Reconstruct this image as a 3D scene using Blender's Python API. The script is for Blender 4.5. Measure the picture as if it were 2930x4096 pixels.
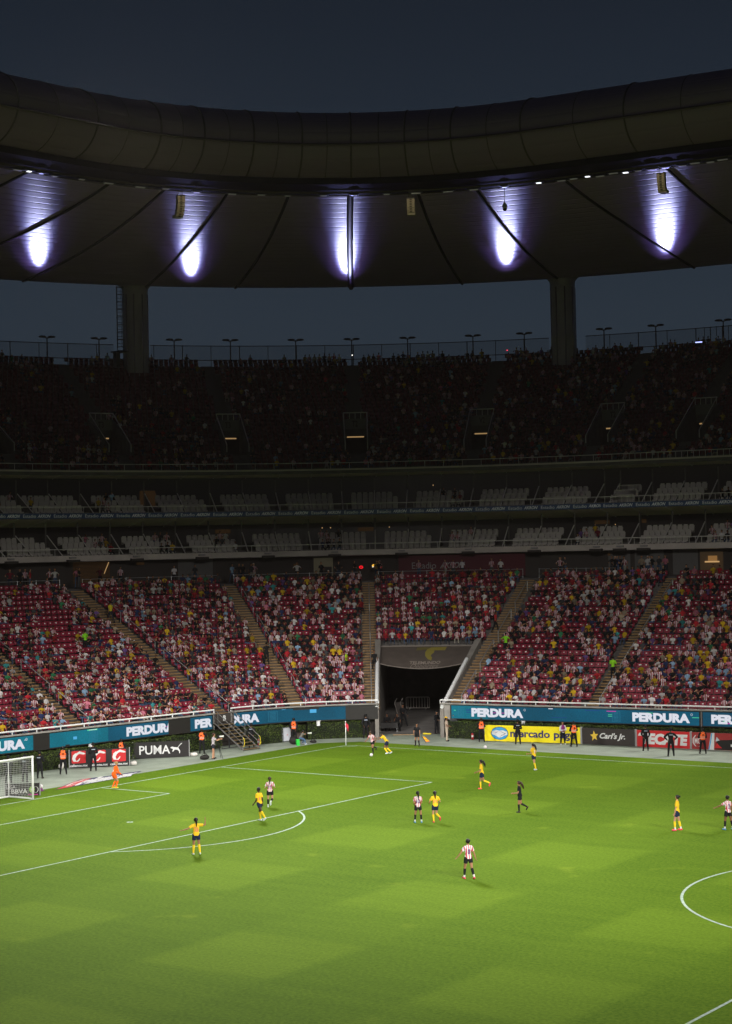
import bpy, math, random
import numpy as np
from math import sin, cos, pi, radians as rad
from mathutils import Vector, Matrix
from mathutils.bvhtree import BVHTree
random.seed(7); rng = np.random.default_rng(11)
D = bpy.data
SC = bpy.context.scene
COL = SC.collection
for o in list(D.objects): D.objects.remove(o)

# ------------------------------------------------------------------ camera
CAM = np.array([75.5512586, -102.347738, 14.0899976])
yaw, pitch, roll, F = -0.621930349, 0.0196009718, -0.0209015710, 7124.73724
fw = np.array([sin(yaw)*cos(pitch), cos(yaw)*cos(pitch), sin(pitch)])
r0 = np.array([cos(yaw), -sin(yaw), 0.]); u0 = np.cross(r0, fw)
rv = r0*cos(roll)+u0*sin(roll); uv_ = -r0*sin(roll)+u0*cos(roll)
cd = D.cameras.new("camera"); cam = D.objects.new("camera", cd); COL.objects.link(cam)
cd.sensor_fit = 'VERTICAL'; cd.sensor_height = 36.0; cd.lens = 36.0*F/4096.0
cd.clip_start = 1.0; cd.clip_end = 3000
M = Matrix.Identity(4)
for i in range(3):
    M[i][0] = rv[i]; M[i][1] = uv_[i]; M[i][2] = -fw[i]; M[i][3] = CAM[i]
cam.matrix_world = M
SC.camera = cam
def pix(P):
    d = np.atleast_2d(P)-CAM; z = d@fw
    return np.stack([1465+F*(d@rv)/z, 2048-F*(d@uv_)/z], 1)

# ------------------------------------------------------------------ world (dusk)
w = D.worlds.new("World"); SC.world = w; w.use_nodes = True
nt = w.node_tree; bgn = nt.nodes['Background']
sky = nt.nodes.new('ShaderNodeTexSky'); sky.sky_type = 'NISHITA'; sky.sun_disc = False
sky.sun_elevation = rad(1.5); sky.sun_rotation = rad(150); sky.air_density = 1.6; sky.dust_density = 0.6; sky.ozone_density = 6.0
# dusk: the last daylight of the sky texture over a slate gradient that brightens towards the horizon
geo = nt.nodes.new('ShaderNodeNewGeometry'); sepz = nt.nodes.new('ShaderNodeSeparateXYZ'); nt.links.new(geo.outputs['Incoming'], sepz.inputs[0])
mrz = nt.nodes.new('ShaderNodeMapRange'); mrz.inputs[1].default_value = 0.0; mrz.inputs[2].default_value = -1.0; nt.links.new(sepz.outputs[2], mrz.inputs[0])
rampz = nt.nodes.new('ShaderNodeValToRGB'); el = rampz.color_ramp.elements
el[0].position = 0.0; el[0].color = (.0225, .0330, .0470, 1); el[1].position = 1.0; el[1].color = (.0030, .0045, .0080, 1)
for ps, cl in ((.13, (.0200, .0295, .0425, 1)), (.22, (.0145, .0215, .0325, 1)), (.29, (.0105, .0152, .0235, 1)), (.5, (.006, .009, .015, 1))):
    q_ = el.new(ps); q_.color = cl
nt.links.new(mrz.outputs[0], rampz.inputs[0])
SKY_STRENGTH = 0.05
sc_ = nt.nodes.new('ShaderNodeVectorMath'); sc_.operation = 'SCALE'; sc_.inputs['Scale'].default_value = SKY_STRENGTH*.05; nt.links.new(sky.outputs[0], sc_.inputs[0])
ad_ = nt.nodes.new('ShaderNodeVectorMath'); ad_.operation = 'ADD'; nt.links.new(sc_.outputs[0], ad_.inputs[0]); nt.links.new(rampz.outputs[0], ad_.inputs[1])
nt.links.new(ad_.outputs[0], bgn.inputs['Color']); bgn.inputs['Strength'].default_value = 1.0

# ------------------------------------------------------------------ floodlights of the ground
def spot(name, loc, target, power, size, blend=1.0, radius=6.5, col=(1.0, 0.97, 0.92)):
    l = D.lights.new(name, 'SPOT'); l.energy = power; l.spot_size = rad(size); l.spot_blend = blend
    l.shadow_soft_size = radius; l.color = col
    o = D.objects.new(name, l); COL.objects.link(o); o.location = loc
    o.rotation_euler = (Vector(target)-Vector(loc)).to_track_quat('-Z', 'Y').to_euler()
    return o
HAZE = 0.000045
FL = 3.2*4*pi*pi*1e4
spot("floodlight_lamp", (72, -99, 46), (21.4, -4.1, 0), 0.189*FL, 30.3)
spot("floodlight_lamp", (24, -99, 46), (-2.0, -7.1, 0), 0.289*FL, 20.0)
spot("floodlight_lamp", (104, -62, 46), (28.9, -30.0, 0), 0.226*FL, 35.2)
spot("floodlight_lamp", (-33, -58, 46), (10.0, -2.6, 0), 0.359*FL, 27.6)
spot("floodlight_lamp", (38, 30, 46), (17.0, -19.4, 0), 0.412*FL, 56.9)
spot("floodlight_lamp", (-20, 0, 46), (50.6, -94.4, 0), 0.349*FL, 85.0)
spot("floodlight_lamp", (95, -95, 46), (20.5, -34.7, 0), 0.257*FL, 35.5)

SC.view_settings.view_transform = 'Standard'; SC.view_settings.look = 'None'
SC.view_settings.exposure = 0.0; SC.view_settings.gamma = 1.0
try: SC.view_settings.use_curve_mapping = False
except Exception: pass
SC.cycles.max_bounces = 4; SC.cycles.diffuse_bounces = 2; SC.cycles.glossy_bounces = 2
SC.cycles.sample_clamp_indirect = 4.0

# ------------------------------------------------------------------ materials
MATS = {}
def s2l(c):
    return tuple(((x/255)/12.92 if x/255 <= 0.04045 else ((x/255+0.055)/1.055)**2.4) for x in c)
def mat(name, col=(.5, .5, .5), rough=0.8, metal=0.0, emit=None, es=1.0, noise=0.0, nscale=3.0, bump=0.0, spec=0.3):
    if name in MATS: return MATS[name]
    m = D.materials.new(name); m.use_nodes = True; MATS[name] = m
    n = m.node_tree; b = n.nodes['Principled BSDF']
    b.inputs['Base Color'].default_value = (*col, 1); b.inputs['Roughness'].default_value = rough
    b.inputs['Metallic'].default_value = metal; b.inputs['Specular IOR Level'].default_value = spec
    if emit is not None:
        b.inputs['Emission Color'].default_value = (*emit, 1); b.inputs['Emission Strength'].default_value = es
    if noise or bump:
        tc = n.nodes.new('ShaderNodeTexCoord'); nz = n.nodes.new('ShaderNodeTexNoise')
        nz.inputs['Scale'].default_value = nscale; nz.inputs['Detail'].default_value = 5
        n.links.new(tc.outputs['Object'], nz.inputs['Vector'])
        if noise:
            mr = n.nodes.new('ShaderNodeMapRange'); mr.inputs[1].default_value = .3; mr.inputs[2].default_value = .7
            mr.inputs[3].default_value = 1-noise; mr.inputs[4].default_value = 1+noise
            mx = n.nodes.new('ShaderNodeVectorMath'); mx.operation = 'SCALE'; mx.inputs[0].default_value = col
            n.links.new(nz.outputs[0], mr.inputs[0]); n.links.new(mr.outputs[0], mx.inputs['Scale'])
            n.links.new(mx.outputs[0], b.inputs['Base Color'])
        if bump:
            bp = n.nodes.new('ShaderNodeBump'); bp.inputs['Strength'].default_value = bump
            n.links.new(nz.outputs[0], bp.inputs['Height']); n.links.new(bp.outputs[0], b.inputs['Normal'])
    return m
concrete = mat("concrete", (.30, .28, .26), .9, noise=.25, nscale=.9, bump=.1)
dark_concrete = mat("dark_concrete", (.12, .11, .10), .9, noise=.2, nscale=1.2)
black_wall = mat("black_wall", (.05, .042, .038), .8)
white_paint = mat("white_paint", (.78, .78, .78), .45)
steel = mat("steel", (.42, .42, .43), .4, .6)
dark_steel = mat("dark_steel", (.05, .05, .055), .5, .4)
tan_step = mat("tan_step", (.105, .075, .052), .85, noise=.2, nscale=2)
step_edge = mat("step_edge", (.30, .18, .075), .7)
soffit_mat = mat("soffit", (.78, .62, .60), .75, noise=.12, nscale=.5)
black = mat("black_fabric", (.012, .012, .014), .8)
red_seat = mat("red_seat", (.225, .014, .036), .42, noise=.12, nscale=1.5, spec=.4)
white_seat = mat("white_seat", (.42, .38, .35), .5)
sticker = mat("seat_number_sticker", (.62, .62, .60), .6)
glassdark = mat("dark_glass", (.05, .043, .04), .3, spec=.4)

# ------------------------------------------------------------------ mesh helpers
def link(name, me, parent=None, loc=None, rz=0):
    o = D.objects.new(name, me); COL.objects.link(o)
    if loc is not None: o.location = loc
    if rz: o.rotation_euler = (0, 0, rz)
    if parent is not None: o.parent = parent
    return o
def tag(o, label=None, cat=None, group=None, kind=None):
    if label: o['label'] = label
    if cat: o['category'] = cat
    if group: o['group'] = group
    if kind: o['kind'] = kind
    return o
def empty(name, loc=(0, 0, 0), label=None, cat=None, group=None, rz=0):
    o = D.objects.new(name, None); COL.objects.link(o); o.location = loc; o.rotation_euler = (0, 0, rz)
    o.empty_display_size = .2
    return tag(o, label, cat, group)
class MB:
    def __init__(s): s.v = []; s.f = []; s.m = []; s.mats = []
    def mi(s, m):
        if m is None: return 0
        if m not in s.mats: s.mats.append(m)
        return s.mats.index(m)
    def add(s, v, f, m=None):
        k = len(s.v); i = s.mi(m); s.v += [tuple(x) for x in v]; s.f += [tuple(j+k for j in q) for q in f]; s.m += [i]*len(f); return s
    def box(s, c, d, m=None, R=None, ax=None):
        # c centre, d size; R z-rotation; ax: 3 axes
        x, y, z = d[0]/2, d[1]/2, d[2]/2
        P = np.array([(a*x, b*y, e*z) for e in (-1, 1) for b in (-1, 1) for a in (-1, 1)], float)
        if R: P = P@np.array([[cos(R), sin(R), 0], [-sin(R), cos(R), 0], [0, 0, 1]])
        if ax is not None: P = P@np.array(ax, float)
        return s.add(P+np.array(c), [(0, 2, 3, 1), (4, 5, 7, 6), (0, 1, 5, 4), (2, 6, 7, 3), (0, 4, 6, 2), (1, 3, 7, 5)], m)
    def tube(s, pts, r, n=6, m=None, cap=True):
        pts = [np.array(p, float) for p in pts]; rr = r if hasattr(r, '__len__') else [r]*len(pts)
        V = []; prev = None
        for i, p in enumerate(pts):
            t = pts[min(i+1, len(pts)-1)]-pts[max(i-1, 0)]; t = t/(np.linalg.norm(t)+1e-12)
            a = np.array([0, 0, 1.]) if abs(t[2]) < .9 else np.array([1., 0, 0])
            if prev is not None: a = prev
            u = np.cross(t, a); u /= np.linalg.norm(u)+1e-12; v = np.cross(u, t); prev = v
            for k in range(n):
                q = 2*pi*k/n; V.append(p+rr[i]*(cos(q)*u+sin(q)*v))
        Fc = [(i*n+k, i*n+(k+1) % n, (i+1)*n+(k+1) % n, (i+1)*n+k) for i in range(len(pts)-1) for k in range(n)]
        if cap: Fc += [tuple(range(n))[::-1], tuple((len(pts)-1)*n+k for k in range(n))]
        return s.add(V, Fc, m)
    def ball(s, c, r, n=10, m=None, sc=(1, 1, 1), ax=None):
        V = []; H = max(4, n//2+1)
        for i in range(1, H):
            for k in range(n):
                a = pi*i/H; b = 2*pi*k/n; V.append((sin(a)*cos(b)*sc[0], sin(a)*sin(b)*sc[1], cos(a)*sc[2]))
        V += [(0, 0, sc[2]), (0, 0, -sc[2])]
        V = np.array(V)*r
        if ax is not None: V = V@np.array(ax, float)
        V = V+np.array(c); q = len(V)
        Fc = [(i*n+k, (i+1)*n+k, (i+1)*n+(k+1) % n, i*n+(k+1) % n) for i in range(H-2) for k in range(n)]
        Fc += [(q-2, k, (k+1) % n) for k in range(n)]+[(q-1, (H-2)*n+(k+1) % n, (H-2)*n+k) for k in range(n)]
        return s.add(V, Fc, m)
    def prism(s, poly, T, th, m=None):
        # poly 2D pts; T maps (x,y,h)->3D
        n = len(poly)
        V = [T(x, y, 0) for x, y in poly]+[T(x, y, th) for x, y in poly]
        return s.add(V, [tuple(range(n))[::-1], tuple(range(n, 2*n))]+[(i, (i+1) % n, n+(i+1) % n, n+i) for i in range(n)], m)
    def build(s, name, m=None, parent=None, smooth=False, loc=None, rz=0):
        me = D.meshes.new(name); me.from_pydata(s.v, [], s.f)
        if m is not None and not s.mats: me.materials.append(m)
        for x in s.mats: me.materials.append(x)
        if len(s.mats) > 1: me.polygons.foreach_set('material_index', s.m)
        if smooth: me.polygons.foreach_set('use_smooth', [True]*len(me.polygons))
        me.update()
        return link(name, me, parent, loc, rz)

# ------------------------------------------------------------------ bowl geometry: t = metres along the front wall, d = metres behind it
C0 = np.array([7.3, -6.9]); R0 = 14.6; A0 = rad(172); A1 = rad(97); AM = (A0+A1)/2; HL = (A0-A1)/2*R0
def nrm(t):
    a = AM-max(-HL, min(HL, t))/R0
    return np.array([cos(a), sin(a)])
def B(t, d=0., z=0.):
    n = nrm(t); P = C0+(R0+d)*n
    if t > HL: P = P+np.array([n[1], -n[0]])*(t-HL)
    elif t < -HL: P = P-np.array([n[1], -n[0]])*(-t-HL)
    return np.array([P[0], P[1], z])
def kt(t, d): return R0/(R0+d) if abs(t) < HL else 1.0     # t per metre at offset d
def facing(t, inward=True):
    n = nrm(t); a = math.atan2(-n[1], -n[0]) if inward else math.atan2(n[1], n[0])
    return a-pi/2                                       # rz so that local +y points that way
def frange(a, b, st):
    n = max(1, int(round((b-a)/st))); return [a+(b-a)*i/n for i in range(n+1)]
def sweep(name, prof, ts, m, parent=None, closed=False, mb=None, smooth=False):
    own = mb is None; mb = mb or MB(); k = len(prof)
    V = [B(t, d, z) for t in ts for d, z in prof]
    kk = k if closed else k-1
    Fc = [(i*k+j, i*k+(j+1) % k, (i+1)*k+(j+1) % k, (i+1)*k+j) for i in range(len(ts)-1) for j in range(kk)]
    if closed: Fc += [tuple(range(k)), tuple((len(ts)-1)*k+j for j in range(k))[::-1]]
    mb.add(V, Fc, m)
    return mb.build(name, None, parent, smooth) if own else mb
_tc = {}
DG = None
def text_poly(s, off=0.0, shear=0.0):
    key = (s, off, shear)
    if key not in _tc:
        cu = D.curves.new("t", 'FONT'); cu.body = s; cu.offset = off; cu.shear = shear; cu.resolution_u = 3; cu.align_x = 'LEFT'
        o = D.objects.new("t", cu); COL.objects.link(o)
        dg = bpy.context.evaluated_depsgraph_get(); me = D.meshes.new_from_object(o.evaluated_get(dg))
        V = np.array([v.co[:] for v in me.vertices]); Fc = [tuple(p.vertices) for p in me.polygons]
        D.objects.remove(o); D.curves.remove(cu); D.meshes.remove(me)
        x0, x1, y0, y1 = V[:, 0].min(), V[:, 0].max(), V[:, 1].min(), V[:, 1].max()
        _tc[key] = (V, Fc, x0, x1, y0, y1)
    return _tc[key]
def put_text(mb, s, T, x0, x1, y0, y1, m, off=0.0, shear=0.0, clip=None):
    """map the word into the box x0..x1, y0..y1 of a plane mapping T(x,y)"""
    V, Fc, a, b, c, e = text_poly(s, off, shear)
    X = x0+(V[:, 0]-a)/(b-a)*(x1-x0); Y = y0+(V[:, 1]-c)/(e-c)*(y1-y0)
    if clip: X = np.clip(X, clip[0], clip[1])
    mb.add([T(x, y) for x, y in zip(X, Y)], Fc, m)
    return mb
# ------------------------------------------------------------------ ground, pitch, track, markings
def grass_mat():
    m = D.materials.new("mown_grass"); m.use_nodes = True; n = m.node_tree; L = n.links; b = n.nodes['Principled BSDF']
    b.inputs['Roughness'].default_value = .9; b.inputs['Specular IOR Level'].default_value = .04
    tc = n.nodes.new('ShaderNodeTexCoord'); sp = n.nodes.new('ShaderNodeSeparateXYZ'); L.new(tc.outputs['Object'], sp.inputs[0])
    def N(t, **k):
        x = n.nodes.new(t)
        for a, v in k.items(): setattr(x, a, v)
        return x
    def math_(op, a, b2=None, c=None):
        x = N('ShaderNodeMath', operation=op)
        for i, q in enumerate((a, b2, c)):
            if q is None: continue
            if isinstance(q, (int, float)): x.inputs[i].default_value = q
            else: L.new(q, x.inputs[i])
        return x.outputs[0]
    # noise that bends the mowing bands a little
    wn = N('ShaderNodeTexNoise'); wn.inputs['Scale'].default_value = .12; wn.inputs['Detail'].default_value = 3; L.new(tc.outputs['Object'], wn.inputs['Vector'])
    wob = math_('MULTIPLY', math_('SUBTRACT', wn.outputs[0], .5), .7)
    def band(axis, period, ph, soft):
        s = math_('SINE', math_('MULTIPLY', math_('ADD', math_('ADD', sp.outputs[axis], wob), ph), pi/period))
        c = N('ShaderNodeClamp'); L.new(math_('MULTIPLY', s, soft), c.inputs[0]); c.inputs[1].default_value = -1; c.inputs[2].default_value = 1
        return c.outputs[0]
    bx = band(0, 5.5, 0, 6.0); by = band(1, 5.6, 1.0, 6.0)
    fine = N('ShaderNodeTexNoise'); fine.inputs['Scale'].default_value = 7.0; fine.inputs['Detail'].default_value = 8; fine.inputs['Roughness'].default_value = .8; L.new(tc.outputs['Object'], fine.inputs['Vector'])
    big = N('ShaderNodeTexNoise'); big.inputs['Scale'].default_value = .16; big.inputs['Detail'].default_value = 6; L.new(tc.outputs['Object'], big.inputs['Vector'])
    str_ = N('ShaderNodeMapping'); str_.inputs['Scale'].default_value = (.25, 1.6, 1); str_.inputs['Rotation'].default_value = (0, 0, .1); L.new(tc.outputs['Object'], str_.inputs[0])
    sn = N('ShaderNodeTexNoise'); sn.inputs['Scale'].default_value = .8; sn.inputs['Detail'].default_value = 5; L.new(str_.outputs[0], sn.inputs['Vector'])
    pn = N('ShaderNodeTexNoise'); pn.inputs['Scale'].default_value = .33; pn.inputs['Detail'].default_value = 4; L.new(tc.outputs['Object'], pn.inputs['Vector'])
    f = math_('ADD', math_('MULTIPLY', bx, .056), math_('ADD', math_('MULTIPLY', by, .032), math_('MULTIPLY', math_('MULTIPLY', bx, by), .034)))
    f = math_('ADD', f, math_('MULTIPLY', math_('SUBTRACT', fine.outputs[0], .5), 1.7))
    f = math_('ADD', f, math_('MULTIPLY', math_('SUBTRACT', big.outputs[0], .5), .16))
    f = math_('ADD', f, math_('MULTIPLY', math_('SUBTRACT', sn.outputs[0], .5), .22))
    f = math_('ADD', f, .5)
    cr = N('ShaderNodeValToRGB'); e = cr.color_ramp.elements
    e[0].position = .1; e[0].color = (*GR0, 1); e[1].position = .9; e[1].color = (*GR1, 1)
    L.new(f, cr.inputs[0])
    # dry yellow scuffs
    y = N('ShaderNodeMapRange'); y.inputs[1].default_value = .66; y.inputs[2].default_value = .80; y.inputs[4].default_value = .55; L.new(pn.outputs[0], y.inputs[0])
    mx = N('ShaderNodeMixRGB'); L.new(y.outputs[0], mx.inputs[0]); L.new(cr.outputs[0], mx.inputs[1]); mx.inputs[2].default_value = (.25, .33, .03, 1)
    L.new(mx.outputs[0], b.inputs['Base Color'])
    bp = N('ShaderNodeBump'); bp.inputs['Strength'].default_value = .35; bp.inputs['Distance'].default_value = .05
    L.new(fine.outputs[0], bp.inputs['Height']); L.new(bp.outputs[0], b.inputs['Normal'])
    return m
GR0 = (.038, .088, .002); GR1 = (.150, .243, .017)
gm = grass_mat()
def plane(name, poly, z, m, kind='structure'):
    mb = MB(); mb.add([(x, y, z) for x, y in poly], [tuple(range(len(poly)))])
    return tag(mb.build(name, m), kind=kind)
plane("ground", [(-900, -900), (900, -900), (900, 900), (-900, 900)], -.06, mat("earth", (.06, .055, .05), .95, noise=.2, nscale=.1))
track_mat = mat("running_track", (.27, .31, .25), .9, noise=.16, nscale=.7, bump=.15)
plane("track", [(-45, -140), (160, -140), (160, 60), (-45, 60)], -.008, track_mat)
ap = []
for a in frange(180, 90, 10): ap.append((-.4+2.2*cos(rad(a)), .15+2.2*sin(rad(a))))
plane("pitch", [(-2.6, -71.5)]+ap+[(107.6, 2.2), (107.6, -71.5)], 0.0, gm)
line_m = mat("line_paint", (.36, .46, .38), .9, noise=.35, nscale=6)
def marks():
    mb = MB(); W = .11; z = .006
    def seg(a, b, wd=W):
        a = np.array(a, float); b = np.array(b, float); t = (b-a)/np.linalg.norm(b-a); n = np.array([-t[1], t[0]])*wd/2
        N = 12
        for i in range(N):
            p = a+(b-a)*i/N; q = a+(b-a)*(i+1)/N
            mb.add([(*(p-n), z), (*(q-n), z), (*(q+n), z), (*(p+n), z)], [(0, 1, 2, 3)])
    def arc(c, r, a0, a1, n=64):
        for i in range(n):
            p, q = a0+(a1-a0)*i/n, a0+(a1-a0)*(i+1)/n
            mb.add([(c[0]+(r+s*W/2)*cos(g), c[1]+(r+s*W/2)*sin(g), z+.002) for g, s in ((p, -1), (q, -1), (q, 1), (p, 1))], [(0, 1, 2, 3)])
    seg((0, .06), (105, .06)); seg((0, -68), (105, -68)); seg((.06, 0), (.06, -68)); seg((105, 0), (105, -68)); seg((52.5, 0), (52.5, -68))
    arc((52.5, -34), 9.09, 0, 2*pi, 120)
    for sx, x0 in ((1, 0), (-1, 105)):
        f = lambda x, y: (x0+sx*x, y)
        seg(f(0, -13.84), f(16.5, -13.84)); seg(f(16.5, -13.78), f(16.5, -54.22)); seg(f(16.5, -54.16), f(0, -54.16))
        seg(f(0, -24.84), f(5.5, -24.84)); seg(f(5.5, -24.78), f(5.5, -43.22)); seg(f(5.5, -43.16), f(0, -43.16))
    a = math.acos(5.5/9.15); arc((11, -34), 9.09, -a, a, 60)
    arc((0, 0), 1.0, -pi/2, 0, 16); arc((11, -34), .12, 0, 2*pi, 16); arc((52.5, -34), .12, 0, 2*pi, 16)
    return tag(mb.build("pitch_markings", line_m), kind='structure')
marks()

# ------------------------------------------------------------------ the stadium building
ST = empty("stadium", (0, 0, 0), "dark two deck stadium bowl under a ring roof, seen from across the pitch", "stadium")
TS = frange(-70, 70, .5)                       # lower levels
TT0, TT1 = 2.75, 7.35                          # players' tunnel
lowd = lambda i: 1.3+.78*i
lowz = lambda i: 2.1+.381*i
NLOW = 24
AISL = [-34.5, -21.3, -8.8, -2.9, 2.25, 8.1, 18.8, 31.5]
AISW = .62
def row_prof(i0, i1):
    p = [(lowd(i0)-.55, lowz(i0)-.02 if i0 else 1.95)]
    for i in range(i0, i1): p += [(lowd(i)-.38, p[-1][1]), (lowd(i)-.38, lowz(i)), (lowd(i)+.40, lowz(i))]
    return p
NT = 11                                         # first row above the tunnel
tl_ = [t for t in TS if t < TT0-.01]+[TT0]; tr_ = [TT1]+[t for t in TS if t > TT1+.01]; tm_ = frange(TT0, TT1, .4)
tmb = MB()
back_prof = [(20.1, 11.2), (40, 11.2)]
sweep("", [(.2, 1.95)]+row_prof(0, NLOW)+back_prof, tl_, None, mb=tmb)
sweep("", [(.2, 1.95)]+row_prof(0, NLOW)+back_prof, tr_, None, mb=tmb)
sweep("", [(lowd(NT)-.5, 4.9), (lowd(NT)-.5, lowz(NT)+.02)]+row_prof(NT, NLOW)[1:]+back_prof, tm_, None, mb=tmb)
tmb.build("lower_terrace", mat("terrace_concrete", (.10, .09, .085), .9, noise=.25, nscale=.9), ST)
# front wall with overhanging lip
lip = [(.9, -.1), (.9, 1.33), (.10, 1.33), (.10, 2.42), (-.06, 2.44), (-.06, 2.52), (.24, 2.52), (.24, 1.9)]
f1 = [t for t in TS if t < -10.5]+[-10.4]; f2 = [-8.9]+[t for t in TS if -8.6 < t < TT0-.05]+[TT0]
fm = MB(); sweep("", lip, f1, concrete, mb=fm); sweep("", lip, f2, concrete, mb=fm); sweep("", lip, tr_, concrete, mb=fm)
sweep("", [(.95, -.1), (.95, 1.9)], [-10.4, -9.6, -8.9], dark_concrete, mb=fm)
fm.build("front_wall", None, ST)
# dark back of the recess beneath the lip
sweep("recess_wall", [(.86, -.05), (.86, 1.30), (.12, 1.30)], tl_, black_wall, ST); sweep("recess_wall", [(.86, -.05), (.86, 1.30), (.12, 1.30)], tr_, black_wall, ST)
# white top rail with posts
def rail(name, t0, t1, d, z0, z1, step, m, r=.05, mids=()):
    mb = MB(); ts = frange(t0, t1, .6)
    for zz in (z1,)+tuple(mids): mb.tube([B(t, d, zz) for t in ts], r if zz == z1 else r*.5, 6)
    n = max(1, int(round((t1-t0)/(step*kt((t0+t1)/2, d)))))
    for i in range(n+1):
        t = t0+(t1-t0)*i/n; mb.tube([B(t, d, z0), B(t, d, z1)], r*.6, 5)
    return mb.build(name, m, ST)
rail("front_rail", -62, -10.45, .08, 2.5, 2.74, 1.9, white_paint, .055); rail("front_rail", -8.85, TT0, .08, 2.5, 2.74, 1.9, white_paint, .055); rail("front_rail", TT1, 62, .08, 2.5, 2.74, 1.9, white_paint, .055)
# tunnel: side walls, floor, ceiling, back, sloping white rails
surf = lambda d: 2.0+.489*(d-1)
for t, s in ((TT0, 1), (TT1, -1)):
    mb = MB(); ds = frange(0, 9.6, .8)
    for dd, w_ in ((0, 0), (0, 1)):
        pass
    wth = .28*s
    k = len(ds)
    V = [B(t, d, -.1) for d in ds]+[B(t, d, surf(d)+.55) for d in ds]+[B(t-wth, d, -.1) for d in ds]+[B(t-wth, d, surf(d)+.55) for d in ds]
    Fc = []
    for i in range(k-1): Fc += [(i, i+1, k+i+1, k+i), (2*k+i, 2*k+i+1, 3*k+i+1, 3*k+i), (k+i, k+i+1, 3*k+i+1, 3*k+i)]
    Fc += [(0, k, 3*k, 2*k)]
    mb.add(V, Fc); mb.build("tunnel_side_wall", mat("tunnel_wall", (.22, .20, .18), .9, noise=.25, nscale=.8), ST)
    mb = MB(); mb.tube([B(t-wth/2, d, surf(d)+.70) for d in ds[:9]], .14, 8); mb.build("tunnel_rail", white_paint, ST)
    mb = MB(); mb.add([B(t, 9.5, -.1), B(t, 34, -.1), B(t, 34, 5), B(t, 9.5, 5)], [(0, 1, 2, 3)]); mb.build("tunnel_inner_wall", mat("tunnel_wall"), ST)
mb = MB(); mb.add([B(TT0, 34, -.1), B(TT1, 34, -.1), B(TT1, 34, 5), B(TT0, 34, 5)], [(0, 1, 2, 3)])
sweep("", [(9.3, 4.88), (34, 4.88)], tm_, None, mb=mb); mb.build("tunnel_ceiling", mat("tunnel_wall"), ST)
mb = MB(); sweep("", [(2.2, .012), (34, .012)], tm_, mat("tunnel_floor", (.19, .175, .165), .85, noise=.15, nscale=.7), mb=mb); tag(mb.build("tunnel_pavement"), kind='structure')
# aisle stairs: half steps with painted edges
for t in AISL:
    mb = MB(); n = (NLOW)*2
    for j in range(n):
        d = lowd(0)-.38+.39*j; z = lowz(0)+.19*(j-1)+.02; h = AISW*kt(t, d)
        if t > 8 and t < 9: pass
        P = [B(t-h, d, z), B(t+h, d, z), B(t+h, d, z+.19), B(t-h, d, z+.19), B(t+h, d+.39, z+.19), B(t-h, d+.39, z+.19)]
        mb.add(P, [(0, 1, 2, 3), (3, 2, 4, 5)], tan_step)
        q = .045
        mb.add([B(t-h, d-.006, z+.135), B(t+h, d-.006, z+.135), B(t+h, d-.006, z+.196), B(t-h, d-.006, z+.196), B(t+h, d+.09, z+.196), B(t-h, d+.09, z+.196)], [(0, 1, 2, 3), (3, 2, 4, 5)], step_edge)
    mb.build("aisle_stairs", None, ST)
    # handrails in four or five lengths down the middle or the side
    off = (0.0 if abs(t-2.25) < .1 else (.55 if t < 0 else .55))
    for a in (0.5, 4.8, 9.2, 13.6):
        mb = MB(); d0, d1 = a+.6, a+3.9; tt = lambda d: t+off*kt(t, d)
        mb.tube([B(tt(d0), d0, surf(d0)+.1), B(tt(d0), d0, surf(d0)+.95), B(tt(d1), d1, surf(d1)+.95), B(tt(d1), d1, surf(d1)+.1)], .032, 5)
        mb.build("handrail", steel, ST)
# concourse at the back of the lower deck
DBK = 27.5
sweep("concourse_wall", [(DBK, 11.2), (DBK, 13.9)], TS, black_wall, ST)
mb = MB(); pm = mat("grey_panel", (.13, .125, .12), .8, noise=.1, nscale=.5)
for a, b in ((-3.7, -2.6), (10.2, 12.2), (12.6, 15.2), (16.0, 18.2), (-24, -21), (-18, -15)):
    mb = MB(); sweep("", [(DBK-.06, 11.2), (DBK-.06, 13.35)], frange(a, b, .4), None, mb=mb)
    mb.build("concourse_panel", pm, ST)
sweep("concourse_sign_wall", [(DBK-.7, 11.3), (DBK-.7, 13.3)], frange(3.2, 7.2, .3), mat("crimson_wall", (.09, .008, .017), .6), ST)
mb = MB(); T = lambda x, y: B(x, DBK-.78, y)
lm = mat("grey_letters", (.30, .28, .28), .6)
put_text(mb, "Estadio", T, 3.62, 4.38, 12.05, 12.62, lm, 0.0); mb.build("concourse_sign_word", None, ST); mb = MB(); put_text(mb, "AKRON", T, 4.5, 5.3, 12.05, 12.6, lm, .03, .35)
mb.build("concourse_sign_word", None, ST)
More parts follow.
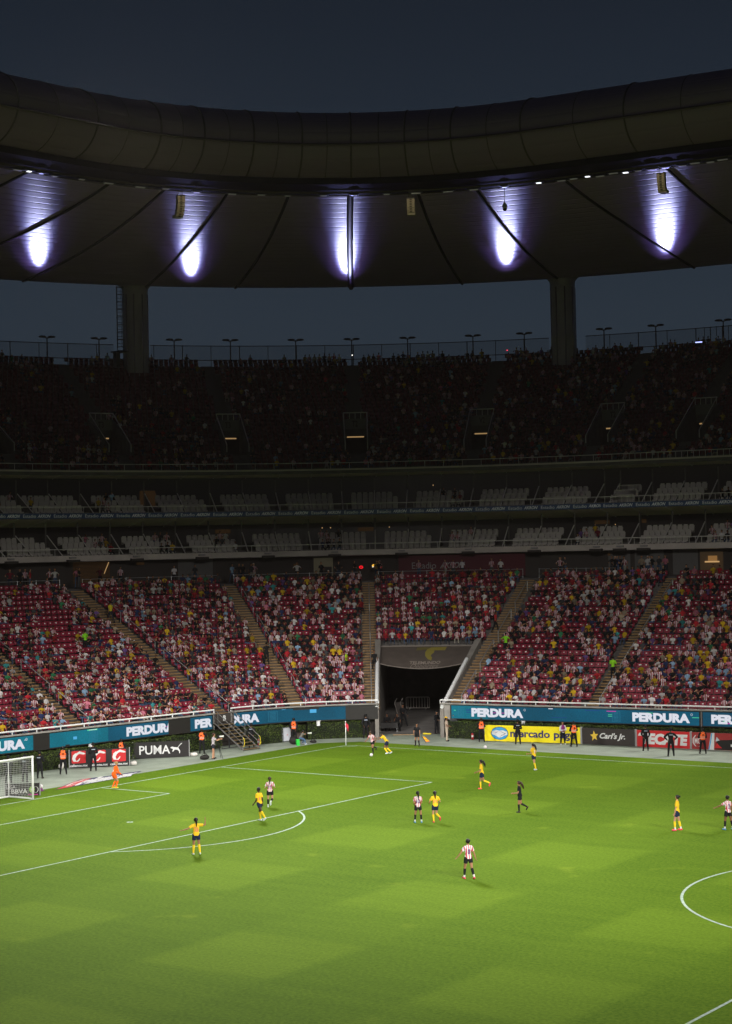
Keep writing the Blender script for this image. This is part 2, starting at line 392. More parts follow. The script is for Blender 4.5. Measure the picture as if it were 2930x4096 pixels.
# lit slatted room, doorway and bar in the concourse
warm = mat("warm_light", (.1, .05, .02), emit=(1.0, .50, .16), es=.012)
warm2 = mat("warm_light_bright", (.1, .05, .02), emit=(1.0, .6, .25), es=.5)
mb = MB()
for i in range(16): sweep("", [(DBK-.2, 11.5+.115*i), (DBK-.2, 11.56+.115*i)], frange(-7.1, -5.9, .3), warm, mb=mb)
for i in range(10): mb.ball(B(-6.12+.016*i, DBK-.45, 12.3+.1*i), .045, 6, warm2)
mb.build("lit_slat_blind", None, ST)
mb = MB(); sweep("", [(DBK-.1, 11.3), (DBK-.1, 13.2)], [.55, 1.15], mat("dim_doorway", (.1, .08, .05), emit=(.62, .56, .36), es=.03), mb=mb)
mb.box(B(.95, DBK-.2, 11.9), (.9, .1, 1.0), black_wall, R=facing(.9)); mb.build("lit_doorway", None, ST)
mb = MB(); sweep("", [(DBK-.1, 11.3), (DBK-.1, 13.1)], [18.4, 19.2, 20.4], mat("bar_glow", (.1, .06, .03), emit=(1, .66, .34), es=.014), mb=mb)
sweep("", [(DBK-.14, 12.2), (DBK-.14, 12.75)], [19.1, 19.9], mat("bar_lamp", (.1, .06, .03), emit=(1, .5, .15), es=.2), mb=mb)
mb.box(B(19.5, DBK-.3, 12.25), (1.2, .2, .12), warm2, R=facing(19.5)); mb.build("bar_front", None, ST)
mb = MB()
for t, z, w_ in ((-10.1, 12.9, .5), (-4.9, 12.95, .25), (5.4, 13.0, .3), (10.3, 12.9, .25), (.0, 12.5, .16)):
    mb = MB(); sweep("", [(DBK-.12, z), (DBK-.12, z+.22)], [t-w_/2, t+w_/2], warm, mb=mb)
    mb.build("concourse_lamp", None, ST)
# back fence of the lower deck
mb = MB(); ts = [t for t in frange(-40, 45, .6)]
for a, b in ((-14.5, -9.2), (-8.3, -3.2), (-2.6, 1.95), (2.6, 7.8), (8.4, 13.5)):
    for zz in (11.95, 11.35): mb.tube([B(t, 20.3, zz) for t in frange(a, b, .4)], .025, 4)
    for t in frange(a, b, 2.1*kt(a, 20)): mb.tube([B(t, 20.3, 11.1), B(t, 20.3, 12.0)], .03, 4)
mb.build("concourse_railing", steel, ST)

# ---- suites: two decks
def suite(zf, df, name):
    # zf floor top at the front edge, slab
    mb = MB()
    sweep("", [(df+3.0, zf-.1), (df+9, zf-.1)], TS, dark_concrete, mb=mb)
    for i in range(3): sweep("", [(df+.3+.85*i, zf-.45+.44*i), (df+.3+.85*i, zf-.3+.44*i), (df+1.15+.85*i, zf-.3+.44*i)], TS, dark_concrete, mb=mb)
    return mb.build(name, None, ST)
suite(13.87, 26, "suite_floor"); suite(17.45, 27.5, "suite_floor")
sweep("suite_slab", [(31, 13.2), (26, 13.38), (26, 13.87), (26.35, 13.87), (26.35, 13.4)], TS, mat("slab_paint", (.55, .48, .44), .8, noise=.15, nscale=.6), ST)
sweep("suite_slab", [(27.52, 17.02), (27.52, 17.48), (27.85, 17.48), (27.85, 17.0)], TS, concrete, ST)
def soffit(d0, z0, d1, z1, per, ph, name):
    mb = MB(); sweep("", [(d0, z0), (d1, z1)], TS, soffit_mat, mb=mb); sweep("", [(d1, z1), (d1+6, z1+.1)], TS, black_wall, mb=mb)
    mb.build(name, None, ST)
    t = -12+ph
    while t < 24:
        k = per*(kt(t, d0) if abs(t) < HL else 1); mb = MB(); mb.tube([B(t, d0, z0-.02), B(t, d1, z1-.02)], .05, 4); t += k
        mb.build(name+"_joint", mat("joint_pale", (.85, .75, .72), .7), ST)
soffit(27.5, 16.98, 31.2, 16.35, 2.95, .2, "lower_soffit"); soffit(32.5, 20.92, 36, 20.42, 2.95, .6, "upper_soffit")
sweep("suite_back_wall", [(32.6, 13.5), (32.6, 16.4)], TS, glassdark, ST); sweep("suite_back_wall", [(34, 17.2), (34, 20.8)], TS, glassdark, ST)
BOX = 2.95
def box_ts(d):
    out = []; t = 2.95
    s = lambda t: BOX*kt(t, d)
    a = 2.48
    while a < 36: out.append(a); a += s(a)
    a = 2.48-s(2.4)
    while a > -26: out.append(a); a -= s(a)
    return sorted(out)
for (df, zf) in ((26, 13.87), (27.5, 17.45)):
    for t in box_ts(df+2):
        mb = MB(); mp = MB()
        mb.tube([B(t, df+.35, zf+.05), B(t, df+2.9, zf+1.75)], .055, 4)
        mp.add([B(t, df+.35, zf-.3), B(t, df+2.9, zf-.3), B(t, df+2.9, zf+1.7), B(t, df+.35, zf+.0)], [(0, 1, 2, 3)])
        mp.tube([B(t, df+3.1, zf), B(t, df+3.1, zf+2.9)], .07, 4)
        mb.build("suite_divider_rail", mat("pale_rail", (.60, .56, .53), .6), ST); mp.build("suite_divider", dark_concrete, ST)
rail("suite_rail", -30, 40, 26.1, 13.87, 14.40, 1.5, mat("pale_rail"), .035); rail("suite_rail", -30, 40, 27.62, 17.48, 18.0, 1.5, mat("pale_rail"), .035)
mb = MB()
for t, zf, df in ((-3.9, 19.0, 33.9), (2.2, 15.55, 32.5), (9.0, 15.7, 32.5), (11.7, 15.7, 32.5), (-1.9, 15.6, 32.5)):
    mb = MB(); sweep("", [(df, zf), (df, zf+.35)], [t-.22, t+.22], warm, mb=mb); mb.build("suite_lamp", None, ST)
mb = MB(); sweep("", [(33.9, 18.1), (33.9, 19.6)], [-4.15, -3.7], warm, mb=mb)
for t, d, z in ((.9, 30, 15.9), (1.15, 30, 15.9), (2.9, 30, 15.85), (9.95, 30, 15.6), (4.2, 31, 19.6)):
    mb.build("suite_lamp", None, ST); mb = MB(); mb.ball(B(t, d, z), .05, 6, warm2)
mb.build("suite_lamp", None, ST)
# black floodlight brackets under the lower suites
for i, t in enumerate(frange(-9.5, 14, 2.14)): mb = MB(); mb.box(B(t, 25.8, 13.42), (1.1, .45, .2), black_wall, R=facing(t)); mb.box(B(t, 25.9, 13.7), (.6, .2, .12), lm, R=facing(t)); mb.build("slab_bracket", None, ST)

# ---- upper deck
UPN = 28
upd = lambda i: 34.0+.8*i
upz = lambda i: 21.2+.444*i
usurf = lambda d: 21.2+.555*(d-34)
prof = [(32.5, 20.92), (32.5, 21.34), (33.6, 21.34)]
for i in range(UPN): prof += [(upd(i)-.4, prof[-1][1]), (upd(i)-.4, upz(i)), (upd(i)+.4, upz(i))]
prof += [(56.6, prof[-1][1]), (57.6, 33.3), (57.6, 11)]
VOM = [-10.8, -7.6, -4.4, -1.2, 2.0, 5.2, 8.5, 14.5, 24]
def vw(t): return .024 if abs(t) < HL else .1
hv = {}
ed = set()
for v in VOM:
    h = 1.0*kt(v, 38); hv[v] = h; ed |= {round(v-h, 4), round(v+h, 4)}
UTS = sorted(set([round(t, 4) for t in TS if not any(abs(t-v) < hv[v]+.12 for v in VOM)]) | ed)
mb = MB(); segs = []; cur = [UTS[0]]
for a, b in zip(UTS, UTS[1:]):
    inside = any(abs((a+b)/2-v) < hv[v] for v in VOM)
    if inside:
        if len(cur) > 1: segs.append(cur)
        cur = [b]
    else: cur.append(b)
segs.append(cur)
for s in segs:
    if len(s) > 1: sweep("", prof, s, None, mb=mb)
VD0, VD1 = 37.0, 42.2
for v in VOM:
    h = hv[v]; ts = [v-h, v, v+h]
    lo = [p for p in prof if p[0] <= VD0]; hi = [p for p in prof if p[0] >= VD1]
    sweep("", lo+[(VD0, lo[-1][1]), (VD1+4, lo[-1][1])], ts, None, mb=mb)
    sweep("", [(VD1+4, usurf(VD1)-.8), (VD1, usurf(VD1)-.8), (VD1, usurf(VD1))]+hi, ts, None, mb=mb)
mb.build("upper_terrace", dark_concrete, ST)
pale_par = mat("parapet_paint", (.16, .15, .14), .8)
for v in VOM:
    h = hv[v]*1.02; vo = MB()
    for s in (-1, 1):
        t = v+s*h; ts2 = t+s*.12*kt(v, 40)
        P = [(VD0-.3, usurf(VD0-.3)-.6), (VD1+.4, usurf(VD0-.3)-.6), (VD1+.4, usurf(VD1)+1.0), (VD1-1.6, usurf(VD1-1.6)+1.1), (VD0-.3, usurf(VD0)+1.0)]
        for q in (t, ts2): vo.add([B(q, a, b) for a, b in P], [tuple(range(5))])
        vo.add([B(t, a, b) for a, b in P]+[B(ts2, a, b) for a, b in P], [(i, (i+1) % 5, 5+(i+1) % 5, 5+i) for i in range(5)])
    o = vo.build("vomitory", dark_concrete, ST)
    r = MB()
    for s in (-1, 1):
        t = v+s*h*1.06; r.tube([B(t, VD0-.3, usurf(VD0)+.4), B(t, VD0-.3, usurf(VD0)+1.1), B(t, VD1, usurf(VD1)+1.5)], .05, 4)
    r.tube([B(v-h*1.06, VD1, usurf(VD1)+1.5), B(v+h*1.06, VD1, usurf(VD1)+1.5)], .05, 4)
    for s in frange(-1, 1, .5): r.tube([B(v+s*h, VD1, usurf(VD1)+.9), B(v+s*h, VD1, usurf(VD1)+1.5)], .03, 4)
    r.build("vomitory_rail", mat("pale_rail"), o)
    r = MB(); sweep("", [(VD1+.0, usurf(VD1)-.1), (VD1+.0, usurf(VD1)+.9)], [v-h, v+h], pale_par, mb=r)
    sgn = {-4.4: "T3", -1.2: "T3", 2.0: "T2", 5.2: "V2", 8.5: "T2"}.get(v)
    if sgn: put_text(r, sgn, lambda x, y: B(v+x*h, VD1-.03, y), -.28, .22, usurf(VD1)+.12, usurf(VD1)+.72, black_wall, .03)
    r.build("vomitory_lintel", None, o)
    r = MB(); sweep("", [(VD1+.3, usurf(VD1)-.92), (VD1+.3, usurf(VD1)-.80)], [v-h*.75, v+h*.75], mat("lintel_lamp", (.2, .12, .05), emit=(1, .62, .26), es=.30), mb=r)
    r.build("vomitory_lamp", None, o)
# stairs of the upper deck
for v in VOM:
    for (a, b) in ((0, 3), (11, UPN)):
        mb = MB()
        for i in range(a, b):
            h = .6*kt(v, upd(i)); z = upz(i)+.03
            mb.add([B(v-h, upd(i)-.42, z-.42), B(v+h, upd(i)-.42, z-.42), B(v+h, upd(i)-.42, z), B(v-h, upd(i)-.42, z), B(v+h, upd(i)+.4, z), B(v-h, upd(i)+.4, z)], [(0, 1, 2, 3), (3, 2, 4, 5)])
        mb.build("upper_stairs", mat("pale_concrete", (.10, .09, .085), .9), ST)
rail("upper_rail", -30, 40, 32.7, 21.34, 21.93, 1.75, mat("pale_rail"), .04)
sweep("upper_edge_beam", [(32.42, 21.22), (32.42, 21.38), (32.8, 21.38)], TS, mat("edge_beam", (.55, .48, .42), .8), ST)
# ------------------------------------------------------------------ ring roof
def membrane(name, col, rough, ax=None):
    m = D.materials.new(name); m.use_nodes = True; n = m.node_tree; L = n.links; b = n.nodes['Principled BSDF']
    b.inputs['Base Color'].default_value = (*col, 1); b.inputs['Roughness'].default_value = rough; b.inputs['Specular IOR Level'].default_value = .35
    at = n.nodes.new('ShaderNodeAttribute'); at.attribute_name = 'rd'
    s = n.nodes.new('ShaderNodeMath'); s.operation = 'MULTIPLY'; s.inputs[1].default_value = 1/1.25; L.new(at.outputs['Fac'], s.inputs[0])
    fr = n.nodes.new('ShaderNodeMath'); fr.operation = 'FRACT'; L.new(s.outputs[0], fr.inputs[0])
    cr = n.nodes.new('ShaderNodeValToRGB'); e = cr.color_ramp.elements; e[0].position = 0; e[0].color = (0, 0, 0, 1); e[1].position = .12; e[1].color = (1, 1, 1, 1)
    q = e.new(.88); q.color = (1, 1, 1, 1); q = e.new(1.0); q.color = (0, 0, 0, 1)
    L.new(fr.outputs[0], cr.inputs[0])
    nz = n.nodes.new('ShaderNodeTexNoise'); nz.inputs['Scale'].default_value = .35; nz.inputs['Detail'].default_value = 6
    tc = n.nodes.new('ShaderNodeTexCoord'); L.new(tc.outputs['Object'], nz.inputs['Vector'])
    a = n.nodes.new('ShaderNodeMath'); a.operation = 'MULTIPLY_ADD'; a.inputs[1].default_value = .5; L.new(nz.outputs[0], a.inputs[0]); L.new(cr.outputs[0], a.inputs[2])
    bp = n.nodes.new('ShaderNodeBump'); bp.inputs['Strength'].default_value = ax or .8; bp.inputs['Distance'].default_value = .10
    L.new(a.outputs[0], bp.inputs['Height']); L.new(bp.outputs[0], b.inputs['Normal'])
    return m
def sweep_attr(name, prof, ts, m, parent, attr):
    o = sweep(name, prof, ts, m, parent, smooth=True); me = o.data
    a = me.attributes.new('rd', 'FLOAT', 'POINT'); a.data.foreach_set('value', np.tile(np.array(attr, np.float32), len(ts))); return o
RD0, RZ0, RD1, RZ1 = 21.0, 45.1, 53.0, 41.15
rz_ = lambda d: RZ0+(RZ1-RZ0)*(d-RD0)/(RD1-RD0)-.35*sin(pi*(d-RD0)/(RD1-RD0))
RT = frange(-70, 70, .3)
ds = frange(RD0, RD1, 1.0)
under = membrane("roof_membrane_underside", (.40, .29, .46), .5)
sweep_attr("roof_underside", [(d, rz_(d)) for d in ds]+[(53.5, 41.3), (53.8, 41.8)], RT, under, ST, ds+[53.5, 53.8])
sweep("roof_top", [(53.8, 41.8), (50, 46.5), (38, 50.2), (24, 50.8), (17, 50.3)], frange(-70, 70, .6), mat("roof_sheet", (.2, .2, .2), .7), ST)
# the rest of the ring, beside and behind the camera: roof and outer wall of the opposite stands
mb = MB()
def ring(off, z, n=40):
    cx, cy, hx, hy, r = 52.5, -34.0, 62.0+off, 43.0+off, 15.0+off; P = []
    for sx, sy, a0 in ((1, 1, 0), (-1, 1, 90), (-1, -1, 180), (1, -1, 270)):
        for i in range(n//4+1):
            a = rad(a0+90*i/(n//4)); P.append((cx+sx*(hx-r)+r*cos(a), cy+sy*(hy-r)+r*sin(a), z))
    return P
for lay in ([(24, 45.6), (24, 50.6), (53, 47)], [(57.8, 0), (57.8, 33.0)]):
    Ls = [ring(o_, z_) for o_, z_ in lay]; n = len(Ls[0])
    for A_, B_ in zip(Ls, Ls[1:]):
        for i in range(n):
            j = (i+1) % n; m_ = (Ls[0][i][0]+Ls[0][j][0])/2, (Ls[0][i][1]+Ls[0][j][1])/2
            if m_[0] < 62 and m_[1] > -70: continue
            mb.add([A_[i], A_[j], B_[j], B_[i]], [(0, 1, 2, 3)])
mb.build("opposite_stand", dark_concrete, ST)
# rounded inner rim
cxr, czr, ra, rb = 17.3, 47.62, 4.2, 2.85
ang = [rad(a) for a in range(80, 300, 10)]
rimp = [(cxr+ra*cos(a), czr+rb*sin(a)) for a in ang]
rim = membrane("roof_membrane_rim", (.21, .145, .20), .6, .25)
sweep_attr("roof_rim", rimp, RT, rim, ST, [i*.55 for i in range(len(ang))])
RIBS = [(-34, -36), (-25, -27), (-17, -20), (-9.6, -11.8), (-6.5, -7.8), (-4.5, -5.35), (-2.3, -2.6), (-.2, -.6), (1.9, 2.0), (4.2, 4.5), (6.2, 6.65), (9.3, 10.2), (17.8, 19.5), (27, 29), (36, 38)]
ribm = mat("rib_black", (.012, .011, .012), .6)
seam = mat("seam", (.10, .075, .08), .7)
for i, (a, b) in enumerate(RIBS):
    mb = MB(); pts = []
    r = .30 if i == 8 else .14
    for d in ds:
        q = (d-RD0)/(RD1-RD0); t = a+(b-a)*(q**1.5); pts.append(B(t, d, rz_(d)-.03))
    mb.tube(pts, r, 6); mb.build("roof_rib", ribm, ST, smooth=True)
    mb = MB(); mb.tube([B(a-.02, cxr+(ra+.03)*cos(g), czr+(rb+.03)*sin(g)) for g in ang], .075, 5); mb.build("rim_seam", seam, ST)
    if i+1 < len(RIBS):
        tm = (a+RIBS[i+1][0])/2
        mb = MB(); mb.tube([B(tm, cxr+(ra+.01)*cos(g), czr+(rb+.01)*sin(g)) for g in ang], .035, 4); mb.build("rim_seam", seam, ST)
# ledge line around the rim, dark gutter and catwalk below it
sweep("rim_ledge", [(12.95, 47.1), (12.86, 46.98), (13.0, 46.9)], frange(-70, 70, .5), seam, ST)
sweep("gutter", [(16.0, 44.85), (16.0, 44.35), (20.5, 44.3), (21.2, 44.7), (21.2, 45.3)], RT, mat("gutter_black", (.008, .007, .007), .7), ST)
mb = MB()
for zz in (44.05, 44.3): mb.tube([B(t, 19.4, zz) for t in frange(-40, 55, .5)], .05, 4)
mb.tube([B(t, 18.6, 44.2) for t in frange(-40, 55, .5)], .06, 4)
mb.build("catwalk_rail", mat("catwalk_steel", (.10, .085, .065), .5, .3), ST)
# columns with capital, and the caged ladder
colm = mat("column_paint", (.26, .23, .24), .38, noise=.12, nscale=.7, spec=.5)
for t in (-10.0, -2.8, 6.7, 22.0):
    p = B(t, 54.0, 0); mb = MB(); n = 28
    z0, z1 = 31.8, 41.4
    V = []; Fc = []; lev = [(z0, 1.28), (z1-1.1, 1.28), (z1-.5, 1.30), (z1-.15, 1.55), (z1+.2, 2.1)]
    for z, r in lev:
        for k in range(n): V.append((p[0]+r*cos(2*pi*k/n), p[1]+r*sin(2*pi*k/n), z))
    for i in range(len(lev)-1):
        for k in range(n): Fc.append((i*n+k, i*n+(k+1) % n, (i+1)*n+(k+1) % n, (i+1)*n+k))
    mb.add(V, Fc); o = mb.build("roof_column", colm, ST, smooth=True)
    mb = MB(); f0 = facing(t)+pi/2
    for k in (-1.0, -.35, .35, 1.05, 2, -2): mb.tube([(p[0]+1.3*cos(f0+k), p[1]+1.3*sin(f0+k), z0), (p[0]+1.3*cos(f0+k), p[1]+1.3*sin(f0+k), z1-1.1)], .07, 5)
    mb.build("column_flute", mat("column_tube", (.30, .25, .34), .25, .5), o, smooth=True)
mb = MB(); lp = B(-3.17, 53.6, 0); f0 = facing(-3.4); a = np.array([cos(f0), sin(f0), 0.]); b_ = np.array([-sin(f0), cos(f0), 0.])
z0 = 34.6
for s in (-.3, .3): mb.tube([lp+a*s+[0, 0, z0], lp+a*s+[0, 0, 41.2]], .05, 4)
for z in frange(z0, 41, .35): mb.tube([lp-a*.3+[0, 0, z], lp+a*.3+[0, 0, z]], .025, 4)
for z in frange(z0+.3, 41, .8): mb.tube([lp+a*.38*cos(g)+b_*(.1+.5*sin(g))+[0, 0, z] for g in frange(0, pi, pi/8)], .04, 4)
for g in (.5, 1.57, 2.6): mb.tube([lp+a*.38*cos(g)+b_*(.1+.5*sin(g))+[0, 0, z0+.3], lp+a*.38*cos(g)+b_*(.1+.5*sin(g))+[0, 0, 41]], .025, 4)
mb.box(lp+[0, 0, z0-.15], (1.6, 1.2, .12)); mb.box(lp+a*.4+[0, 0, z0-1.0], (.5, .5, 1.6))
mb.build("caged_ladder", dark_steel, ST)
# uplights washing the underside (violet white streaks)
for i, (t, d_) in enumerate(((-6.25, 38.0), (-2.2, 38.6), (1.85, 37.6), (6.1, 36.6), (12.35, 37.0))):
    tg = B(t, d_+1.0, 0); az = (tg-CAM)[:2]; az = az/np.linalg.norm(az); src = np.array([*(tg[:2]+az*18), 36.5]); pw = (.75, .8, 1.0, 1.0, 1.0)[i]
    aim = lambda e: np.array([*(src[:2]-az*20), 36.5+20*math.tan(rad(e))])
    a_ = spot("roof_uplight", src, aim(20.5), 1.7e4*pw, 19, 1.0, .10, (.66, .70, 1.0)); a_.scale = (.38, 1, 1)
    a_ = spot("roof_uplight", src, aim(19.5), 0.75e4*pw, 25, 1.0, .15, (.36, .38, 1.0)); a_.scale = (.40, 1, 1)
    a_ = spot("roof_uplight", src, aim(19.0), .08e4*pw, 40, 1.0, .2, (.40, .26, .95)); a_.scale = (.55, 1, 1)
for t in (-4.5, 4.1, 18.7): spot("speaker_fill_light", B(t, 14.5, 43.6), B(t, 19, 42.4), 170, 50, .8, .2, (1, .84, .58))  # added lamps, one per hanging speaker, only to brighten it

# ------------------------------------------------------------------ perimeter fence and lamp posts behind the upper deck
FC = empty("perimeter_fence", B(2, 56, 33.3), "tall dark mesh fence along the rim of the upper deck", "fence")
def local(o, root): o.location = Vector((0, 0, 0)); o.matrix_parent_inverse = Matrix.Translation(-Vector(root.location)); return o
ft = frange(-16, 30, .62)
for t in ft:
    if abs(t+2.8) < .33 or abs(t-6.7) < .33: continue
    mb = MB(); mb.tube([B(t, 56, 33.2), B(t, 56, 35.5)], .05 if (int(round(t/.62)) % 2) else .035, 5); local(mb.build("post", dark_steel, FC), FC)
mesh_m = D.materials.new("wire_mesh"); mesh_m.use_nodes = True
n_ = mesh_m.node_tree; b_n = n_.nodes['Principled BSDF']; b_n.inputs['Base Color'].default_value = (.03, .03, .035, 1); b_n.inputs['Alpha'].default_value = .28
mb = MB(); sweep("", [(56, 33.3), (56, 35.45)], frange(-16, -3.2, .6), None, mb=mb); sweep("", [(56, 33.3), (56, 35.45)], frange(-2.4, 6.3, .6), None, mb=mb); sweep("", [(56, 33.3), (56, 35.45)], frange(7.1, 30, .6), None, mb=mb)
local(mb.build("mesh_panel", mesh_m, FC), FC)
for a, b in ((-16, -3.2), (-2.4, 6.3), (7.1, 30)):
    mb = MB()
    for z in (33.95, 35.45): mb.tube([B(t, 56, z) for t in frange(a, b, .5)], .04, 4)
    local(mb.build("rail", dark_steel, FC), FC)
lampl = [(-4.5, "first from the left end of the rim"), (-3.4, "just left of the column with the caged ladder"), (-1.8, "just right of the left roof column"), (-.6, "second to the right of the left roof column"), (.8, "left of the central roof rib"), (2.0, "below the thick central roof rib"), (3.2, "right of the central roof rib"), (4.6, "second to the left of the right roof column"), (5.7, "just left of the right roof column"), (7.4, "just right of the right roof column"), (8.5, "with a bright glint right of the right roof column"), (11.4, "at the right end of the rim fence")]
proto = None
for t, s in lampl:
    p = B(t, 58.2, 33.0); rz = facing(t)
    if proto is None:
        proto = empty("street_lamp", p, rz=rz)
        mb = MB(); mb.tube([(0, 0, 0), (0, 0, 3.3)], [.09, .06], 6); mb.build("pole", dark_steel, proto)
        for sx in (-1, 1):
            mb = MB(); mb.ball((sx*.48, 0, 3.35), .42, 10, None, (1, .9, .28)); mb.tube([(0, 0, 3.2), (sx*.45, 0, 3.3)], .05, 5); mb.build("lamp_shade", dark_steel, proto, smooth=True)
        o = proto
    else:
        o = proto.copy(); COL.objects.link(o); o.location = p; o.rotation_euler = (0, 0, rz)
        for c in list(proto.children): c2 = c.copy(); COL.objects.link(c2); c2.parent = o
    tag(o, "twin headed rim lamp, "+s, "lamp post", "lamps along the rim of the stadium")

# ------------------------------------------------------------------ hanging speakers, camera and floodlights of the catwalk
spm = mat("speaker_box", (.42, .36, .26), .6); spd = mat("speaker_grille", (.10, .085, .06), .7)
for t, lab, n in ((-4.5, "curved line of speakers hanging under the rim above the second light streak", 9), (4.1, "small curved speaker line hanging right of the central roof rib", 6), (14.5, "large curved speaker line hanging at the right, above the brightest streak", 7)):
    if n == 7: t = 18.7
    p = B(t, 19.0, 0); R = empty("speaker_array", p+[0, 0, 44.2], lab, "speaker", "line array speakers hanging from the roof", facing(t)); R.scale = (.68, .68, .68)
    mb = MB(); mb.tube([(-.25, 0, 0), (-.25, 0, -.9)], .02, 4); mb.tube([(.25, 0, 0), (.25, 0, -.9)], .02, 4); mb.box((0, 0, -.95), (.95, .7, .1)); mb.build("hanging_frame", dark_steel, R)
    y, z, tl = 0.0, -1.1, 0.0
    for i in range(n):
        tl = rad(i*i*.9); ax = [(1, 0, 0), (0, cos(tl), -sin(tl)), (0, sin(tl), cos(tl))]
        mb = MB(); mb.box((0, y, z), (.95, .62, .25), spm, ax=ax); mb.box((0, y+.32*cos(tl), z-.32*sin(tl)), (.28, .03, .2), spd, ax=ax); mb.build("speaker_cabinet", None, R)
        y -= .27*sin(tl); z -= .27*cos(tl)
    mb = MB(); mb.box((.0, y-.35, z-.05), (1.0, .9, .35)); mb.build("base_cabinet", spm, R)
p = B(7.6, 19, 44.2); R = empty("hanging_camera", p, "small white dome camera on a cable under the rim", "camera")
mb = MB(); mb.tube([(0, 0, 0), (0, 0, -1.5)], .03, 4); mb.build("cable", dark_steel, R); mb = MB(); mb.tube([(0, 0, -1.5), (0, 0, -1.7)], [.08, .2], 8); mb.tube([(0, 0, -1.7), (0, 0, -2.0)], .2, 10); mb.build("housing", lm, R, smooth=True); mb = MB(); mb.ball((0, 0, -2.05), .17, 10); mb.build("dome", black, R, smooth=True)
fl_on = mat("floodlight_lens", (.8, .8, .8), emit=(.9, .92, 1), es=1.6); fl_off = mat("floodlight_lens_dim", (.5, .5, .5), .3, emit=(.8, .75, .65), es=.05)
lit = {5, 19, 20, 22, 23, 25, 26, 28}
FLT = frange(-13, 25, 1.15); onl = 0
words_ = ["first", "second", "third", "fourth", "fifth", "sixth", "seventh", "eighth", "ninth", "tenth", "eleventh", "twelfth", "thirteenth", "fourteenth", "fifteenth", "sixteenth", "seventeenth", "eighteenth", "nineteenth", "twentieth"]
def ordn(n):
    if n <= 20: return words_[n-1]
    tens = ["", "", "twenty", "thirty", "forty", "fifty", "sixty", "seventy", "eighty", "ninety"]
    tth = ["", "", "twentieth", "thirtieth", "fortieth", "fiftieth", "sixtieth", "seventieth", "eightieth", "ninetieth"]
    return tth[n//10] if n % 10 == 0 else tens[n//10]+" "+words_[n % 10-1]
vis = [t for t in FLT if 0 < pix(B(t, 18.8, 44))[0][0] < 2930]
for i, t in enumerate(vis):
    on = i in (1, 19, 22, 25)
    p = B(t+random.uniform(-.15, .15), 18.9, 43.95+random.uniform(-.06, .06))
    R = empty("floodlight", p, ("lit" if on else "dim")+" slim floodlight under the roof rim, "+ordn(i+1)+" from the left", "floodlight", "floodlights along the catwalk", facing(t))
    w_ = random.uniform(.5, 1.0)
    mb = MB(); mb.box((0, 0, .12), (w_+.2, .4, .12)); mb.build("housing", dark_steel, R)
    mb = MB(); mb.box((0, .0, .02), (w_*(.5 if on else .8), .25, .05)); mb.build("lens", fl_on if on else fl_off, R)

# ------------------------------------------------------------------ LED boards along the front wall
def led_mat(name, col, es):
    m = D.materials.new(name); m.use_nodes = True; n = m.node_tree; L = n.links; b = n.nodes['Principled BSDF']
    b.inputs['Base Color'].default_value = (.004, .006, .008, 1); b.inputs['Roughness'].default_value = .7; b.inputs['Specular IOR Level'].default_value = .1
    tc = n.nodes.new('ShaderNodeTexCoord'); nz = n.nodes.new('ShaderNodeTexNoise'); nz.inputs['Scale'].default_value = .25; nz.inputs['Detail'].default_value = 2
    L.new(tc.outputs['Object'], nz.inputs['Vector'])
    br = n.nodes.new('ShaderNodeTexNoise'); br.inputs['Scale'].default_value = 14; br.inputs['Detail'].default_value = 1; L.new(tc.outputs['Object'], br.inputs['Vector'])
    mr = n.nodes.new('ShaderNodeMapRange'); mr.inputs[1].default_value = .35; mr.inputs[2].default_value = .65; mr.inputs[3].default_value = .78; mr.inputs[4].default_value = 1.22; L.new(nz.outputs[0], mr.inputs[0])
    m2 = n.nodes.new('ShaderNodeMapRange'); m2.inputs[1].default_value = .3; m2.inputs[2].default_value = .7; m2.inputs[3].default_value = .85*es; m2.inputs[4].default_value = 1.15*es; L.new(br.outputs[0], m2.inputs[0])
    mu = n.nodes.new('ShaderNodeMath'); mu.operation = 'MULTIPLY'; L.new(mr.outputs[0], mu.inputs[0]); L.new(m2.outputs[0], mu.inputs[1])
    b.inputs['Emission Color'].default_value = (*col, 1); L.new(mu.outputs[0], b.inputs['Emission Strength']); return m
LT = led_mat("led_teal", (.003, .085, .15), 1.0); LT2 = led_mat("led_teal_bright", (.003, .15, .21), 1.0); LD = led_mat("led_navy", (.004, .055, .10), 1.0)
LW = mat("led_white", (.05, .05, .05), emit=(.66, .68, .76), es=1.0); LB = mat("led_off", (.020, .018, .017), .5)
LG = mat("led_green", (0, 0, 0), emit=(.1, .8, .4), es=.8); LM = mat("led_magenta", (0, 0, 0), emit=(.8, .06, .55), es=.7); LN = mat("led_blue_line", (0, 0, 0), emit=(.01, .04, .22), es=1); LC = mat("led_cyan", (0, 0, 0), emit=(.08, .42, .75), es=1)
LO = mat("led_outline", (0, 0, 0), emit=(.02, .17, .27), es=1)
LZ0, LZ1, LDD = 1.42, 2.36, -.02
